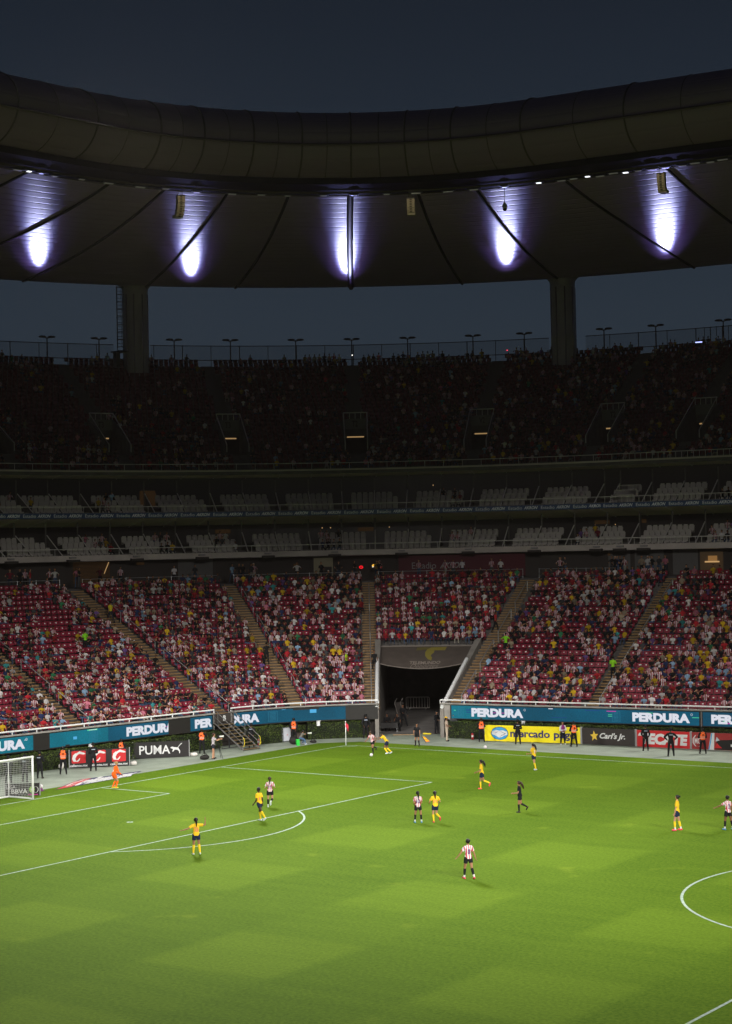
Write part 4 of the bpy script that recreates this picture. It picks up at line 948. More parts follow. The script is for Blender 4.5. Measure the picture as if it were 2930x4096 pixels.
# bags
def soft(name, loc, sc, m, label, cat, rz=0, strap=True):
    R = empty(name, (*loc, 0), label, cat, None, rz); mb = MB(); n = 12
    V = []; H = 6
    mb.ball((0, 0, sc[2]*.95), 1.0, 14, None, (sc[0], sc[1], sc[2]))
    vv = []
    for x, y, z in mb.v:
        q = .10*math.sin(x*17+y*9)+.08*math.cos(y*23+z*11); vv.append((x*(1+q), y*(1+q), max(.005, z*(1+.6*q))))
    mb.v = vv; mb.build("bag_body", m, R, smooth=True)
    if strap: mb = MB(); mb.tube([(-sc[0]*.7, 0, sc[2]*1.6), (-sc[0]*.4, .02, sc[2]*2.35), (sc[0]*.3, .02, sc[2]*2.2), (sc[0]*.7, 0, sc[2]*1.5)], .02, 5); mb.build("strap", m, R)
    return R
soft("camera_bag", (-3.6, -11.15), (.34, .20, .17), mat("bag_black", (.015, .013, .012), .7), "black camera bag on the track by the standing photographer", "bag", 1.0)
soft("camera_bag", (-3.05, .18), (.26, .16, .11), mat("bag_black"), "low black bag right of the seated photographer", "bag", .4)
sw = mat("sack_white", (.62, .58, .54), .8)
soft("sandbag", (-5.9, -15.62), (.24, .18, .15), sw, "white sandbag at the right end of the red logo board", "sandbag", .3, False)
soft("sandbag", (-8.75, -19.45), (.18, .16, .24), sw, "white sandbag at the left end of the red logo board", "sandbag", .3, False)
soft("sandbag", (-5.6, -9.95), (.26, .18, .14), sw, "pale sandbag at the right end of the leaping cat board", "sandbag", .6, False)
R = empty("crate", (-3.09, -1.60, 0), "bright green plastic carrier standing beside the seated photographer", "crate", None, -.6)
gmx = mat("green_plastic", (.03, .55, .06), .45)
mb = MB()
for x in (-.12, .12): mb.box((x, 0, .22), (.04, .2, .44))
for z in (.03, .22, .42): mb.box((0, 0, z), (.24, .2, .035))
mb.build("frame", gmx, R); mb = MB(); mb.box((0, 0, .33), (.17, .12, .16)); mb.box((0, 0, .12), (.17, .12, .14)); mb.build("contents", black, R)
# tripod with camera
R = empty("tripod", (-3.2, -10.3, 0), "black tripod under the standing photographer's camera", "tripod")
mb = MB(); hub = (0, 0, 1.2)
for p in ((-.34, -.15), (.05, .30), (.36, .12)): mb = MB(); mb.tube([hub, (p[0]*.5, p[1]*.5, .62), (p[0], p[1], 0)], [.022, .02, .014], 5); mb.build("leg", black, R)
mb = MB(); mb.tube([hub, (0, 0, 1.42)], .03, 6); mb.build("centre_column", black, R)
# steel stairs with landing plate marked B
R = empty("access_stairs", B(-9.65, 0, 0), "steel stairs descending from the stand over the hedge, marked B", "stairs", None, facing(-9.65))
# local +y toward the pitch, +x to the right seen from the stand
mb = MB(); LZ, LY = 1.75, 2.9
for i in range(9):
    y = .15+i*(LY-.3)/8; z = LZ-(i+.5)*LZ/9; mb.box((0, y, z), (1.5, .28, .04))
mb.build("tread", mat("tread_brown", (.04, .028, .018), .7), R)
mb = MB()
for i in range(9):
    y = .15+i*(LY-.3)/8; z = LZ-(i+.5)*LZ/9; mb.box((0, y+.145, z+.005), (1.5, .02, .05))
mb.build("tread_edge", mat("edge_tan", (.16, .11, .05), .7), R)
for s in (-.76, .76):
    mb = MB(); ang_ = math.atan2(LZ, LY); mb.tube([(s, 0, LZ), (s, LY, .05)], .06, 4); mb.build("stringer", mat("galvanised", (.11, .105, .10), .5, .3), R)
    mb = MB(); mb.tube([(s, -.1, LZ+.9), (s, .1, LZ+.9), (s, LY, .95), (s, LY, .03)], .035, 6); mb.tube([(s, .0, LZ+.45), (s, LY, .5)], .025, 5)
    for q in (.1, .5): mb.tube([(s, LY*q, LZ*(1-q)), (s, LY*q, LZ*(1-q)+.9)], .025, 5)
    mb.build("handrail", mat("galvanised"), R)
for s in (-.76, .76): mb = MB(); mb.tube([(s, LY, .95), (s, LY+.12, .85), (s, LY+.15, .5), (s, LY+.05, .3)], .022, 6); mb.build("rail_end", mat("safety_yellow", (.6, .48, .02), .5), R)
mb = MB(); mb.box((0, -.25, LZ-.05), (1.7, .6, .08)); mb.box((.0, -.05, LZ+.36), (1.5, .04, .62)); mb.build("landing", black_wall, R)
mb = MB(); put_text(mb, "B", lambda x, y: (-x, .0, y), -.62+.62, -.35+.62, LZ+.16, LZ+.54, WH, .05); mb.build("letter_sign", None, R)
mb = MB(); mb.box((0, .6, .5), (.06, .06, 1.0)); mb.box((0, .6, .02), (1.4, .1, .04)); mb.build("support", dark_steel, R)
# tunnel things
R = empty("crowd_barrier", (-10.6, 24.9, 0), "grey steel crowd barrier standing deep inside the tunnel", "barrier", None, math.atan2(.98, 1.73))
mb = MB(); 
mb.tube([(-1.0, 0, .15), (-1.0, 0, 1.0), (-.9, 0, 1.08), (.9, 0, 1.08), (1.0, 0, 1.0), (1.0, 0, .15), (-1.0, 0, .15)], .045, 6); mb.build("frame", mat("barrier_steel", (.85, .8, .75), .5), R)
mb = MB()
for x in frange(-.85, .85, .24): mb.tube([(x, 0, .15), (x, 0, 1.08)], .03, 5)
mb.build("bar", mat("barrier_steel"), R); mb = MB()
for x in (-.7, .7): mb.box((x, 0, .08), (.06, .6, .05)); mb.box((x, 0, .12), (.05, .05, .1))
mb.build("foot", mat("barrier_steel"), R)
R = empty("folding_table", (-2.3, 8.6, 0), "dark folding table with two seated staff inside the tunnel mouth", "table", None, .45)
mb = MB(); mb.box((0, 0, .72), (1.5, .6, .05)); mb.box((0, -.28, .52), (1.5, .02, .35)); mb.build("tabletop", mat("table_dark", (.03, .028, .028), .6), R)
for x in (-.65, .65):
    for y in (-.22, .22): mb = MB(); mb.tube([(x, y, 0), (x, y, .70)], .02, 5); mb.build("leg", steel, R)
def stool(loc, rz, label):
    R = empty("stool", (*loc, 0), label, "stool", None, rz)
    mb = MB(); mb.box((0, 0, .43), (.36, .36, .05)); mb.build("seat", black, R)
    for x in (-.15, .15):
        for y in (-.15, .15): mb = MB(); mb.tube([(x, y, 0), (x*.9, y*.9, .42)], .015, 5); mb.build("leg", dark_steel, R)
stool((-2.95, 9.35), .45, "black stool under the left seated staff member in the tunnel"); stool((-2.25, 9.7), .45, "black stool under the right seated staff member in the tunnel")
R = empty("metal_frame", (-6.0, 15.5, 0), "tall folded metal frames leaning on the left tunnel wall", "metal frame", None, 1.0)
mb = MB()
for a, b in ((0, 0), (.5, -.1)): mb.tube([(a, 0, 0), (a-.35, .25, 1.5), (a-.1, .3, 1.85)], .025, 5)
mb.build("frame_bar", mat("frame_steel", (.22, .20, .18), .6), R)
mb = MB(); mb.box((.1, .3, .8), (.7, .05, 1.5)); mb.build("frame_sheet", black_wall, R)
R = empty("kerb_sign", (1.45, 8.25, .0), "low yellow lettered sign lying across the tunnel mouth", "sign", None, .43)
mb = MB(); mb.box((0, 0, .07), (.62, .06, .14)); mb.build("sign_plate", mat("safety_yellow"), R); mb = MB(); mb.box((0, .05, .015), (.62, .16, .03)); mb.build("sign_foot", dark_steel, R)
mb = MB(); mb.box((.1, 7.4, .035), (1.9, .14, .05), R=.62); tag(mb.build("floor_plank", mat("timber", (.33, .22, .12), .8, noise=.2, nscale=6)), "tan timber strip on the ground across the tunnel mouth", "plank")
# ------------------------------------------------------------------ people
def dirv(flex, abd, side=1):
    f, a = rad(flex), rad(abd); return np.array([side*sin(a), cos(a)*sin(f), -cos(a)*cos(f)])
def capsule(p0, p1, r0_, r1_, flat=1.0, side=None, n=10, mid=None):
    """tapered limb with rounded ends; flat = depth / width, side = width axis"""
    p0, p1 = np.array(p0, float), np.array(p1, float); t = p1-p0; L = np.linalg.norm(t); t = t/L
    s = np.array(side if side is not None else (1, .001, .002), float); s -= (s@t)*t
    if np.linalg.norm(s) < .1: s = np.array([0, 1, 0.])-t*t[1]
    s /= np.linalg.norm(s); q = np.cross(t, s)
    lv = [(-.9, .42), (-.6, .78), (0, 1.0)]
    rings = [(p0+t*r0_*a*min(1, flat+.2), r0_*b) for a, b in lv]
    if mid: rings += [(p0+t*L*m, rr) for m, rr in mid]
    rings += [(p1+t*r1_*-a*min(1, flat+.2), r1_*b) for a, b in lv[::-1]]
    V = []; 
    for c, r in rings:
        for k in range(n): g = 2*pi*k/n; V.append(c+r*(cos(g)*s+flat*sin(g)*q))
    m = len(rings); Fc = [(i*n+k, i*n+(k+1) % n, (i+1)*n+(k+1) % n, (i+1)*n+k) for i in range(m-1) for k in range(n)]
    Fc += [tuple(range(n))[::-1], tuple((m-1)*n+k for k in range(n))]
    return V, Fc
STAND = dict(lean=2, ua=((0, 8), (0, 8)), fa=((12, 5), (12, 5)), th=((2, 5), (2, 5)), sh=((-2, 4), (-2, 4)), head=0, nod=0)
def skeleton(P, fem=True, h=1.66):
    """joints in metres, x right, y forward, z up; index 0 = left, 1 = right"""
    k = h/1.70; g = dict(STAND); g.update(P); J = {}
    le = rad(g['lean']); sl = rad(g.get('side', 0)); U = np.array([sin(sl)*cos(le), sin(le), cos(le)*cos(sl)]); U /= np.linalg.norm(U)
    tw = rad(g.get('twist', 0)); X = np.array([cos(tw), sin(tw), 0]); X -= (X@U)*U; X /= np.linalg.norm(X); Y = np.cross(U, X)
    J['pel'] = np.zeros(3); J['U'] = U; J['X'] = X; J['Y'] = Y
    J['neck'] = U*.50*k; J['chest'] = U*.36*k; J['waist'] = U*.16*k
    nd = rad(g['nod']); HU = U*cos(nd)+Y*sin(nd); J['head'] = J['neck']+U*.07*k+HU*.125*k; J['HU'] = HU
    hy = rad(g['head']); hf = np.array([-sin(hy), cos(hy), -sin(nd)*.6+0.0]); hf -= (hf@HU)*HU; hf /= np.linalg.norm(hf); J['hf'] = hf; J['hx'] = np.cross(hf, HU)
    sw_ = (.165 if fem else .19)*k
    for i, s in ((0, -1), (1, 1)):
        S = J['neck']-U*.055*k+X*s*sw_; J[f'sh{i}'] = S
        def tdir(fl, ab):
            v = dirv(fl, ab, s); return v[0]*X+v[1]*Y*1.0+v[2]*(U*.5+np.array([0, 0, .5]))
        v = dirv(*g['ua'][i], s); v = v[0]*X+v[1]*np.array([-X[1], X[0], 0])+np.array([0, 0, v[2]]); v /= np.linalg.norm(v)
        E_ = S+v*.275*k; J[f'el{i}'] = E_
        v = dirv(*g['fa'][i], s); v = v[0]*X+v[1]*np.array([-X[1], X[0], 0])+np.array([0, 0, v[2]]); v /= np.linalg.norm(v)
        W_ = E_+v*.235*k; J[f'wr{i}'] = W_; J[f'hd{i}'] = W_+v*.09*k; J[f'hv{i}'] = v
        Hp = np.array([s*.09*k, 0, -.03*k]); J[f'hp{i}'] = Hp
        v = dirv(*g['th'][i], s); K_ = Hp+v*.41*k; J[f'kn{i}'] = K_
        v = dirv(*g['sh'][i], s); A_ = K_+v*.405*k; J[f'an{i}'] = A_
        ft = g.get('ft', (None, None))[i]
        fwd = rad(g['sh'][i][0]+90) if ft is None else rad(ft+90)
        to = g.get('toe', 8)*s; fd = np.array([sin(rad(to))*abs(sin(fwd)), sin(fwd), -cos(fwd)]); fd /= np.linalg.norm(fd)
        J[f'ft{i}'] = A_+fd*.13*k+np.array([0, 0, -.045*k]); J[f'hl{i}'] = A_-fd*.045*k+np.array([0, 0, -.04*k]); J[f'fd{i}'] = fd
    zmin = min(min(J[f'ft{i}'][2], J[f'hl{i}'][2])-.03*k for i in (0, 1))
    dz = np.array([0, 0, -zmin])
    for q in list(J):
        if q not in ('U', 'X', 'Y', 'HU', 'hf', 'hx') and not q.startswith(('fd', 'hv')): J[q] = J[q]+dz
    J['k'] = k; J['fem'] = fem
    return J
SEGS = []
def body_mesh(J, voxel, fine=True):
    k = J['k']; fem = J['fem']; V = []; Fc = []; seg = []
    def A(c, name=None, a=None, b=None, ra_=0, rb_=0):
        n = len(V); V.extend(c[0]); Fc.extend([tuple(j+n for j in q) for q in c[1]])
        if name: seg.append((name, np.array(a), np.array(b), ra_, rb_))
    X = J['X']
    bw = .115 if fem else .12; sw_ = .145 if fem else .165
    A(capsule(J['pel'], J['pel']+J['U']*.07*k, .148*k, .135*k, .72, X), 'pelvis', J['pel']-J['U']*.02, J['pel']+J['U']*.05, .13*k, .13*k)
    A(capsule(J['pel']+J['U']*.04*k, J['chest'], .135*k, sw_*k, .66, X, mid=[(.4, bw*k)]), 'torso', J['pel']+J['U']*.12*k, J['chest'], .12*k, .14*k)
    A(capsule(J['chest']-J['U']*.05, J['neck']-J['U']*.045*k, sw_*k, .115*k, .62, X), 'torso', J['chest'], J['neck']-J['U']*.05*k, .14*k, .10*k)
    A(capsule(J['neck']-J['U']*.06, J['neck']+J['U']*.08*k, .056*k, .05*k), 'neck', J['neck']+J['U']*.01, J['neck']+J['U']*.08*k, .045, .045)
    # head: skull, jaw, nose, ears
    H, hf, HU, hx = J['head'], J['hf'], J['HU'], J['hx']
    A(capsule(H-hf*.01, H+HU*.035*k-hf*.01, .078*k, .083*k, 1.15, hx), 'head', H-HU*.02, H+HU*.04*k, .085, .085)
    A(capsule(H-HU*.06*k+hf*.028*k, H+hf*.02*k, .052*k, .07*k, 1.1, hx))
    A(capsule(H-HU*.025*k+hf*.098*k, H+HU*.015*k+hf*.085*k, .017*k, .010*k, n=6))
    for s in (-1, 1): A(capsule(H+hx*s*.083*k-HU*.02*k, H+hx*s*.086*k+HU*.02*k, .014*k, .018*k, n=6))
    for i, s in ((0, -1), (1, 1)):
        A(capsule(J[f'sh{i}'], J[f'el{i}'], .052*k, .038*k, mid=[(.35, .047*k)]), f'uarm{i}', J[f'sh{i}'], J[f'el{i}'], .05, .04)
        A(capsule(J['neck']-J['U']*.04*k, J[f'sh{i}'], .055*k, .055*k))
        A(capsule(J[f'el{i}'], J[f'wr{i}'], .038*k, .025*k, mid=[(.3, .039*k)]), f'farm{i}', J[f'el{i}'], J[f'wr{i}'], .038, .026)
        A(capsule(J[f'wr{i}'], J[f'wr{i}']+J[f'hv{i}']*.06*k, .027*k, .038*k, .5, (0, 1, .01)), f'hand{i}', J[f'wr{i}']+J[f'hv{i}']*.01, J[f'wr{i}']+J[f'hv{i}']*.1*k, .03, .03)
        A(capsule(J[f'hp{i}']+np.array([0, 0, .02]), J[f'kn{i}'], .088*k, .056*k, mid=[(.35, .082*k)]), f'thigh{i}', J[f'hp{i}'], J[f'kn{i}'], .085, .056)
        A(capsule(J[f'kn{i}'], J[f'an{i}'], .055*k, .036*k, mid=[(.3, .056*k), (.7, .043*k)]), f'shin{i}', J[f'kn{i}'], J[f'an{i}'], .055, .04)
        A(capsule(J[f'hl{i}'], J[f'ft{i}'], .036*k, .034*k, 1.0, mid=[(.5, .040*k)]), f'foot{i}', J[f'hl{i}'], J[f'ft{i}'], .036, .036)
    me = D.meshes.new("tmp"); me.from_pydata([tuple(v) for v in V], [], Fc); o = D.objects.new("tmp", me); COL.objects.link(o)
    md = o.modifiers.new("r", 'REMESH'); md.mode = 'VOXEL'; md.voxel_size = voxel; md.use_smooth_shade = True
    if fine: ms = o.modifiers.new("s", 'SMOOTH'); ms.factor = .5; ms.iterations = 2
    dg = bpy.context.evaluated_depsgraph_get(); m2 = D.meshes.new_from_object(o.evaluated_get(dg))
    D.objects.remove(o); D.meshes.remove(me)
    nv = len(m2.vertices); P = np.empty(nv*3); m2.vertices.foreach_get('co', P); P = P.reshape(-1, 3)
    N_ = np.empty(nv*3); m2.vertices.foreach_get('normal', N_); N_ = N_.reshape(-1, 3)
    F_ = [tuple(p.vertices) for p in m2.polygons]; D.meshes.remove(m2)
    # nearest limb of every vertex
    best = np.full(nv, 1e9); reg = np.zeros(nv, int); tt = np.zeros(nv)
    for i, (nm, a, b, ra_, rb_) in enumerate(seg):
        ab = b-a; t = np.clip(((P-a)@ab)/(ab@ab), 0, 1); dd = np.linalg.norm(P-(a+t[:, None]*ab), axis=1)-(ra_+(rb_-ra_)*t)
        s = dd < best; best[s] = dd[s]; reg[s] = i; tt[s] = t[s]
    names = [s[0] for s in seg]
    return P, N_, F_, reg, tt, names
def finger_geo(mb, J, i, m=None):
    k = J['k']; v = J[f'hv{i}']; p = J[f'wr{i}']+v*.075*k; a = np.array([0, 1, .01]); a = a-(a@v)*v; a /= np.linalg.norm(a); q = np.cross(v, a)*(1 if i else -1)
    for j, (off, ln) in enumerate(((-.030, .066), (-.010, .074), (.011, .070), (.030, .056))):
        b0 = p+a*off*k; b1 = b0+v*ln*.55*k+q*.006; b2 = b1+v*ln*.4*k+q*.022; mb.tube([b0, b1, b2], [.0095, .0085, .006], 5, m)
    b0 = J[f'wr{i}']+v*.03*k+a*.026; mb.tube([b0, b0+v*.03+a*.028+q*.01, b0+v*.058+a*.036+q*.02], [.011, .010, .007], 5, m)
SKIN = {'light': (.42, .22, .13), 'tan': (.30, .145, .08), 'brown': (.19, .085, .045), 'dark': (.055, .024, .014)}
HAIR = {'black': (.010, .008, .007), 'brown': (.035, .017, .008), 'blonde': (.28, .18, .08)}
def stripe_mat():
    m = D.materials.new("striped_shirt"); m.use_nodes = True; n = m.node_tree; L = n.links; b = n.nodes['Principled BSDF']; b.inputs['Roughness'].default_value = .8
    at = n.nodes.new('ShaderNodeAttribute'); at.attribute_name = 'lx'
    s = n.nodes.new('ShaderNodeMath'); s.operation = 'MULTIPLY'; s.inputs[1].default_value = 1/.092; L.new(at.outputs['Fac'], s.inputs[0])
    ad = n.nodes.new('ShaderNodeMath'); ad.operation = 'ADD'; ad.inputs[1].default_value = 50.18; L.new(s.outputs[0], ad.inputs[0])
    fr = n.nodes.new('ShaderNodeMath'); fr.operation = 'FRACT'; L.new(ad.outputs[0], fr.inputs[0])
    lt = n.nodes.new('ShaderNodeMath'); lt.operation = 'LESS_THAN'; lt.inputs[1].default_value = .40; L.new(fr.outputs[0], lt.inputs[0])
    mx = n.nodes.new('ShaderNodeMixRGB'); mx.inputs[1].default_value = (.60, .57, .58, 1); mx.inputs[2].default_value = (.42, .025, .05, 1); L.new(lt.outputs[0], mx.inputs[0]); L.new(mx.outputs[0], b.inputs['Base Color']); return m
M_STR = stripe_mat()
def cloth(name, c, rough=.85): return mat("cloth_"+name, c, rough, noise=.12, nscale=9, spec=.15)
KIT_Y = cloth("yellow", (.74, .46, .02)); KIT_N = cloth("navy", (.012, .02, .05)); KIT_YS = cloth("sock_yellow", (.74, .52, .02)); BLK = cloth("black", (.012, .012, .014))
ORG = cloth("orange", (.80, .12, .012)); VEST = mat("vest_orange", (.85, .13, .02), .7); VSTR = mat("vest_stripe", (.62, .62, .60), .5); WHC = cloth("white", (.62, .60, .60)); BOOTP = mat("boot_pink", (.75, .05, .10), .4); BOOTW = mat("boot_white", (.62, .66, .72), .4); BOOTB = mat("boot_blue", (.08, .30, .60), .4); BOOTK = mat("boot_black", (.01, .01, .01), .4); BOOTY = mat("boot_yellow", (.7, .6, .05), .4)
def mesh_of(P, F_, m, name, smooth=True):
    me = D.meshes.new(name); me.from_pydata(P.tolist() if hasattr(P, 'tolist') else P, [], F_)
    if m: me.materials.append(m)
    if smooth: me.polygons.foreach_set('use_smooth', [True]*len(me.polygons))
    return me
def person(loc, rz, pose, label, cat="person", skin='tan', hair='black', hairstyle='short', top=None, toplen='short', bottom=None, botlen='short', socks=None, boots=BOOTK, vest=None, number=None, numcol=None, cap=None, h=1.66, fem=True, group=None, gloves=None, sockend=None, patch=None, voxel=.017):
    J = skeleton(pose, fem, h); P, N_, F_, reg, tt, names = body_mesh(J, voxel)
    skm = mat("skin_"+skin, SKIN[skin], .55)
    mb = MB(); mb.v = [tuple(v) for v in P]; mb.f = list(F_); mb.m = [0]*len(F_); mb.mats = [skm]
    for i in (0, 1): finger_geo(mb, J, i, skm)
    H, hf, HU, hx = J['head'], J['hf'], J['HU'], J['hx']; k = J['k']
    for s in (-1, 1): mb.ball(H+hf*.079*k+hx*s*.033*k+HU*.012*k, .011, 6, mat("eye_dark", (.02, .015, .012), .3))
    mb.add([H+hf*.086*k+hx*a*.024-HU*b_*k for a, b_ in ((-1, .048), (1, .048), (1, .056), (-1, .056))], [(0, 1, 2, 3)], mat("lip", (.28, .09, .07), .5))
    body = mb.build("person", None, None, True, loc=(loc[0], loc[1], loc[2] if len(loc) > 2 else 0), rz=rz); tag(body, label, cat, group)
    R_ = np.array([names[r] for r in reg]); z = (P-J['pel'])@J['U']; lx = (P-J['pel'])@J['X']
    def shell(name, mask, off, m, lxa=False):
        off = off if hasattr(off, '__len__') else np.full(len(P), off)
        keep = [f for f in F_ if sum(mask[j] for j in f) >= 3]
        if not keep: return None
        ids = sorted({j for f in keep for j in f}); mp = {j: i for i, j in enumerate(ids)}
        Q = P[ids]+N_[ids]*off[ids][:, None]; me = mesh_of(Q, [tuple(mp[j] for j in f) for f in keep], m, name)
        if lxa: a = me.attributes.new('lx', 'FLOAT', 'POINT'); a.data.foreach_set('value', (lx[ids]*1.0).astype(np.float32))
        return link(name, me, body)
    isarm = np.isin(R_, ['uarm0', 'uarm1']); tors = (R_ == 'torso')
    pel = (R_ == 'pelvis')
    if top is not None:
        mk = tors | (pel & (z > -.03*k)) | (isarm & (tt < (.62 if toplen == 'short' else 1.1)))
        if toplen == 'long': mk = mk | np.isin(R_, ['farm0', 'farm1'])
        o = .020+.012*np.clip((.28*k-z)/(.3*k), 0, 1)*(tors | pel)+.006*isarm*tt
        sh = shell("shirt" if toplen == 'short' else "jacket", mk, o, top, True)
        if number:
            bv = BVHTree.FromPolygons([Vector(v.co) for v in sh.data.vertices], [tuple(p.vertices) for p in sh.data.polygons])
            V, Fc, a, b, c, e = text_poly(number, .03); w_ = .20*k*(1 if len(number) > 1 else .55); cz = .27*k; hh = .24*k; out = []
            Y = J['Y']; c0 = J['pel']+J['U']*cz
            for v in V:
                x = -((v[0]-a)/(b-a)-.5)*w_ ; y = ((v[1]-c)/(e-c)-.5)*hh
                o_ = c0+J['X']*(-x)*1.0+J['U']*y-Y*.6; hit = bv.ray_cast(Vector(o_), Vector(Y), 1.0)[0]
                q = np.array(hit) if hit else o_+Y*.46
                out.append(q-Y*.006)
            link("shirt_number", mesh_of(np.array(out), Fc, numcol or mat("number_dark", (.03, .02, .06), .6), "shirt_number", False), body)
    if bottom is not None:
        lim = .50 if botlen == 'short' else 2
        mk = (pel & (z < .08*k)) | (np.isin(R_, ['thigh0', 'thigh1']) & (tt < lim))
        if botlen == 'long': mk = mk | np.isin(R_, ['shin0', 'shin1'])
        o = .013+.010*np.isin(R_, ['thigh0', 'thigh1'])*tt if botlen == 'short' else .014
        shell("shorts" if botlen == 'short' else "trousers", mk, o, bottom)
    if socks is not None: shell("socks", np.isin(R_, ['shin0', 'shin1']) & (tt > .05) & (tt < (.78 if sockend else 2)), .007, socks)
    if sockend is not None: shell("ankle_socks", np.isin(R_, ['shin0', 'shin1']) & (tt > .74), .008, sockend)
    if boots is not None: shell("boots", np.isin(R_, ['foot0', 'foot1']), .009, boots)
    if gloves is not None: shell("gloves", np.isin(R_, ['hand0', 'hand1']), .012, gloves)
    if vest is not None:
        v_ = shell("safety_vest", (tors & (z > .0)) | (pel & (z > 0.02)), .042, vest)
        mb = MB()
        for zz in (.14, .22): 
            c = J['pel']+J['U']*zz*k; mb.tube([c+J['X']*.178*k*cos(g)+J['Y']*.135*k*sin(g) for g in frange(0, 2*pi, .35)], .012, 4)
        mb.build("reflective_band", VSTR, v_)
        mb = MB(); c = J['pel']+J['U']*.36*k-J['Y']*.155*k
        mb.ball(c, .055, 8, BLK, (1, .2, 1), ax=[J['X'], J['Y'], J['U']]); mb.build("vest_badge", None, v_)
    if patch is not None:
        mb = MB(); c = J['pel']+J['U']*.40*k-J['Y']*.128*k; mb.box(c, (.24, .012, .055), patch, ax=[J['X'], J['Y'], J['U']]); mb.build("back_patch", None, body)
    # hair
    if hairstyle != 'bald':
        hd = (R_ == 'head'); rel = P-H; fr = rel@hf; up = rel@HU
        mk = hd & ((up > .048*k) | ((fr < .03*k) & (up > -.035*k)) | ((fr < -.02*k) & (up > -.075*k)))
        hm = mat("hair_"+hair, HAIR[hair], .5)
        ho = shell("hair", mk, .014 if hairstyle != 'afro' else .03, hm)
        if ho is not None and hairstyle in ('pony', 'bun', 'long', 'fly'):
            mb = MB(); b0 = H-hf*.085*k+HU*.045*k
            if hairstyle == 'pony': mb.tube([b0, b0-hf*.05-HU*.02, b0-hf*.055-HU*.13, b0-hf*.035-HU*.27, b0-hf*.03-HU*.36], [.03, .038, .042, .03, .008], 8)
            if hairstyle == 'fly': mb.tube([b0, b0-hf*.04-HU*.03, b0-hf*.08-HU*.12, b0-hf*.13-HU*.24, b0-hf*.15-HU*.38], [.04, .062, .07, .055, .012], 8)
            if hairstyle == 'bun': mb.ball(b0-hf*.035, .048, 10)
            if hairstyle == 'long': mb.tube([b0-HU*.02, b0-HU*.12-hf*.01, b0-HU*.26, b0-HU*.36], [.06, .07, .06, .02], 8)
            mb.build("ponytail", hm, ho, True)
    if cap is not None:
        rel = P-H; mk = (R_ == 'head') & (rel@HU > .03*k); co_ = shell("cap", mk, .024, cap)
        mb = MB(); c = H+hf*.10*k+HU*.05*k; mb.ball(c, .075, 10, None, (1, .95, .16), ax=[hx, hf, HU]); mb.build("peak", cap, co_, True)
    return body, J
def face(dx, dy): return math.atan2(dy, dx)-pi/2
IR = np.array([.812, .583]); AW = np.array([-.583, .812])      # image right, away from the camera
def fdir(right, away): v = IR*right+AW*away; return face(v[0], v[1])
RUN = dict(lean=8, ua=((-35, 12), (30, 12)), fa=((55, 5), (100, 0)), th=((35, 3), (-18, 3)), sh=((-5, 2), (-85, 2)), ft=(0, -85), toe=3)
JOG = dict(lean=6, ua=((-20, 14), (15, 14)), fa=((60, 0), (80, 0)), th=((14, 3), (-8, 3)), sh=((-2, 2), (-60, 2)), ft=(0, -55), toe=3)
WALK = dict(lean=3, ua=((-18, 14), (15, 14)), fa=((0, 8), (30, 6)), th=((18, 5), (-14, 5)), sh=((6, 4), (-28, 4)), ft=(5, -18))
yel = dict(top=KIT_Y, bottom=KIT_N, socks=KIT_YS); strp = dict(top=M_STR, bottom=BLK, socks=BLK, sockend=WHC)
pinkn = mat("number_pink", (.62, .16, .12), .6); bluen = mat("number_navy", (.05, .03, .14), .6)
person((20.61, -39.76), fdir(-.25, 1), dict(lean=0, twist=6, ua=((10, 58), (20, 88)), fa=((38, 75), (178, 4)), th=((4, 4), (-4, 4)), sh=((0, 3), (-26, 3)), ft=(0, -14), head=5), "player in yellow number 26 raising her right arm near the penalty arc", skin='tan', hairstyle='pony', boots=BOOTW, number="26", numcol=pinkn, h=1.68, **yel)
person((16.81, -30.43), fdir(-.85, .6), dict(lean=4, ua=((0, 10), (-14, 10)), fa=((40, 0), (4, 4)), th=((-30, 4), (12, 5)), sh=((-40, 4), (-4, 2)), ft=(-40, 0), head=10), "player in yellow with short dark hair stepping over the penalty line", skin='dark', hairstyle='short', boots=BOOTW, number="11", numcol=pinkn, h=1.72, **yel)
person((14.21, -26.32), fdir(-.1, 1), dict(JOG, lean=4, ua=((12, 24), (12, 24)), fa=((70, -10), (70, -10)), th=((6, 3), (-4, 5)), sh=((0, 2), (-70, -18)), ft=(0, -70)), "player in striped shirt running away inside the penalty box", skin='light', hair='brown', hairstyle='pony', boots=BOOTW, number="14", numcol=bluen, h=1.62, **strp)
person((4.70, -3.30), fdir(-.5, -.6), dict(lean=18, nod=25, ua=((-10, 45), (20, 20)), fa=((30, 20), (60, 0)), th=((20, 3), (-10, 3)), sh=((-5, 2), (-80, -8)), ft=(0, -75)), "player in striped shirt shielding the ball by the corner flag", skin='tan', hair='brown', hairstyle='bun', boots=BOOTK, top=M_STR, bottom=BLK, socks=BLK, h=1.58, voxel=.02)
person((5.72, -3.05), fdir(-.95, .25), dict(lean=34, nod=10, ua=((60, 15), (75, 10)), fa=((70, 5), (80, 0)), th=((25, 4), (5, 4)), sh=((-35, 2), (-48, 2)), ft=(-15, -30)), "player in yellow leaning in to challenge by the corner flag", skin='brown', hairstyle='bun', boots=BOOTW, number="7", numcol=WHC, h=1.62, **yel)
AR, _ = person((4.99, 1.69), fdir(-.35, -.9), dict(lean=2, ua=((6, 16), (0, 18)), fa=((20, 4), (25, -10)), th=((6, 6), (-4, 8)), sh=((-6, 3), (-10, 3)), ft=(0, 0), head=20), "assistant referee in black standing by the touchline with an orange flag", cat="person", skin='tan', hairstyle='bun', top=BLK, bottom=BLK, socks=BLK, h=1.60)
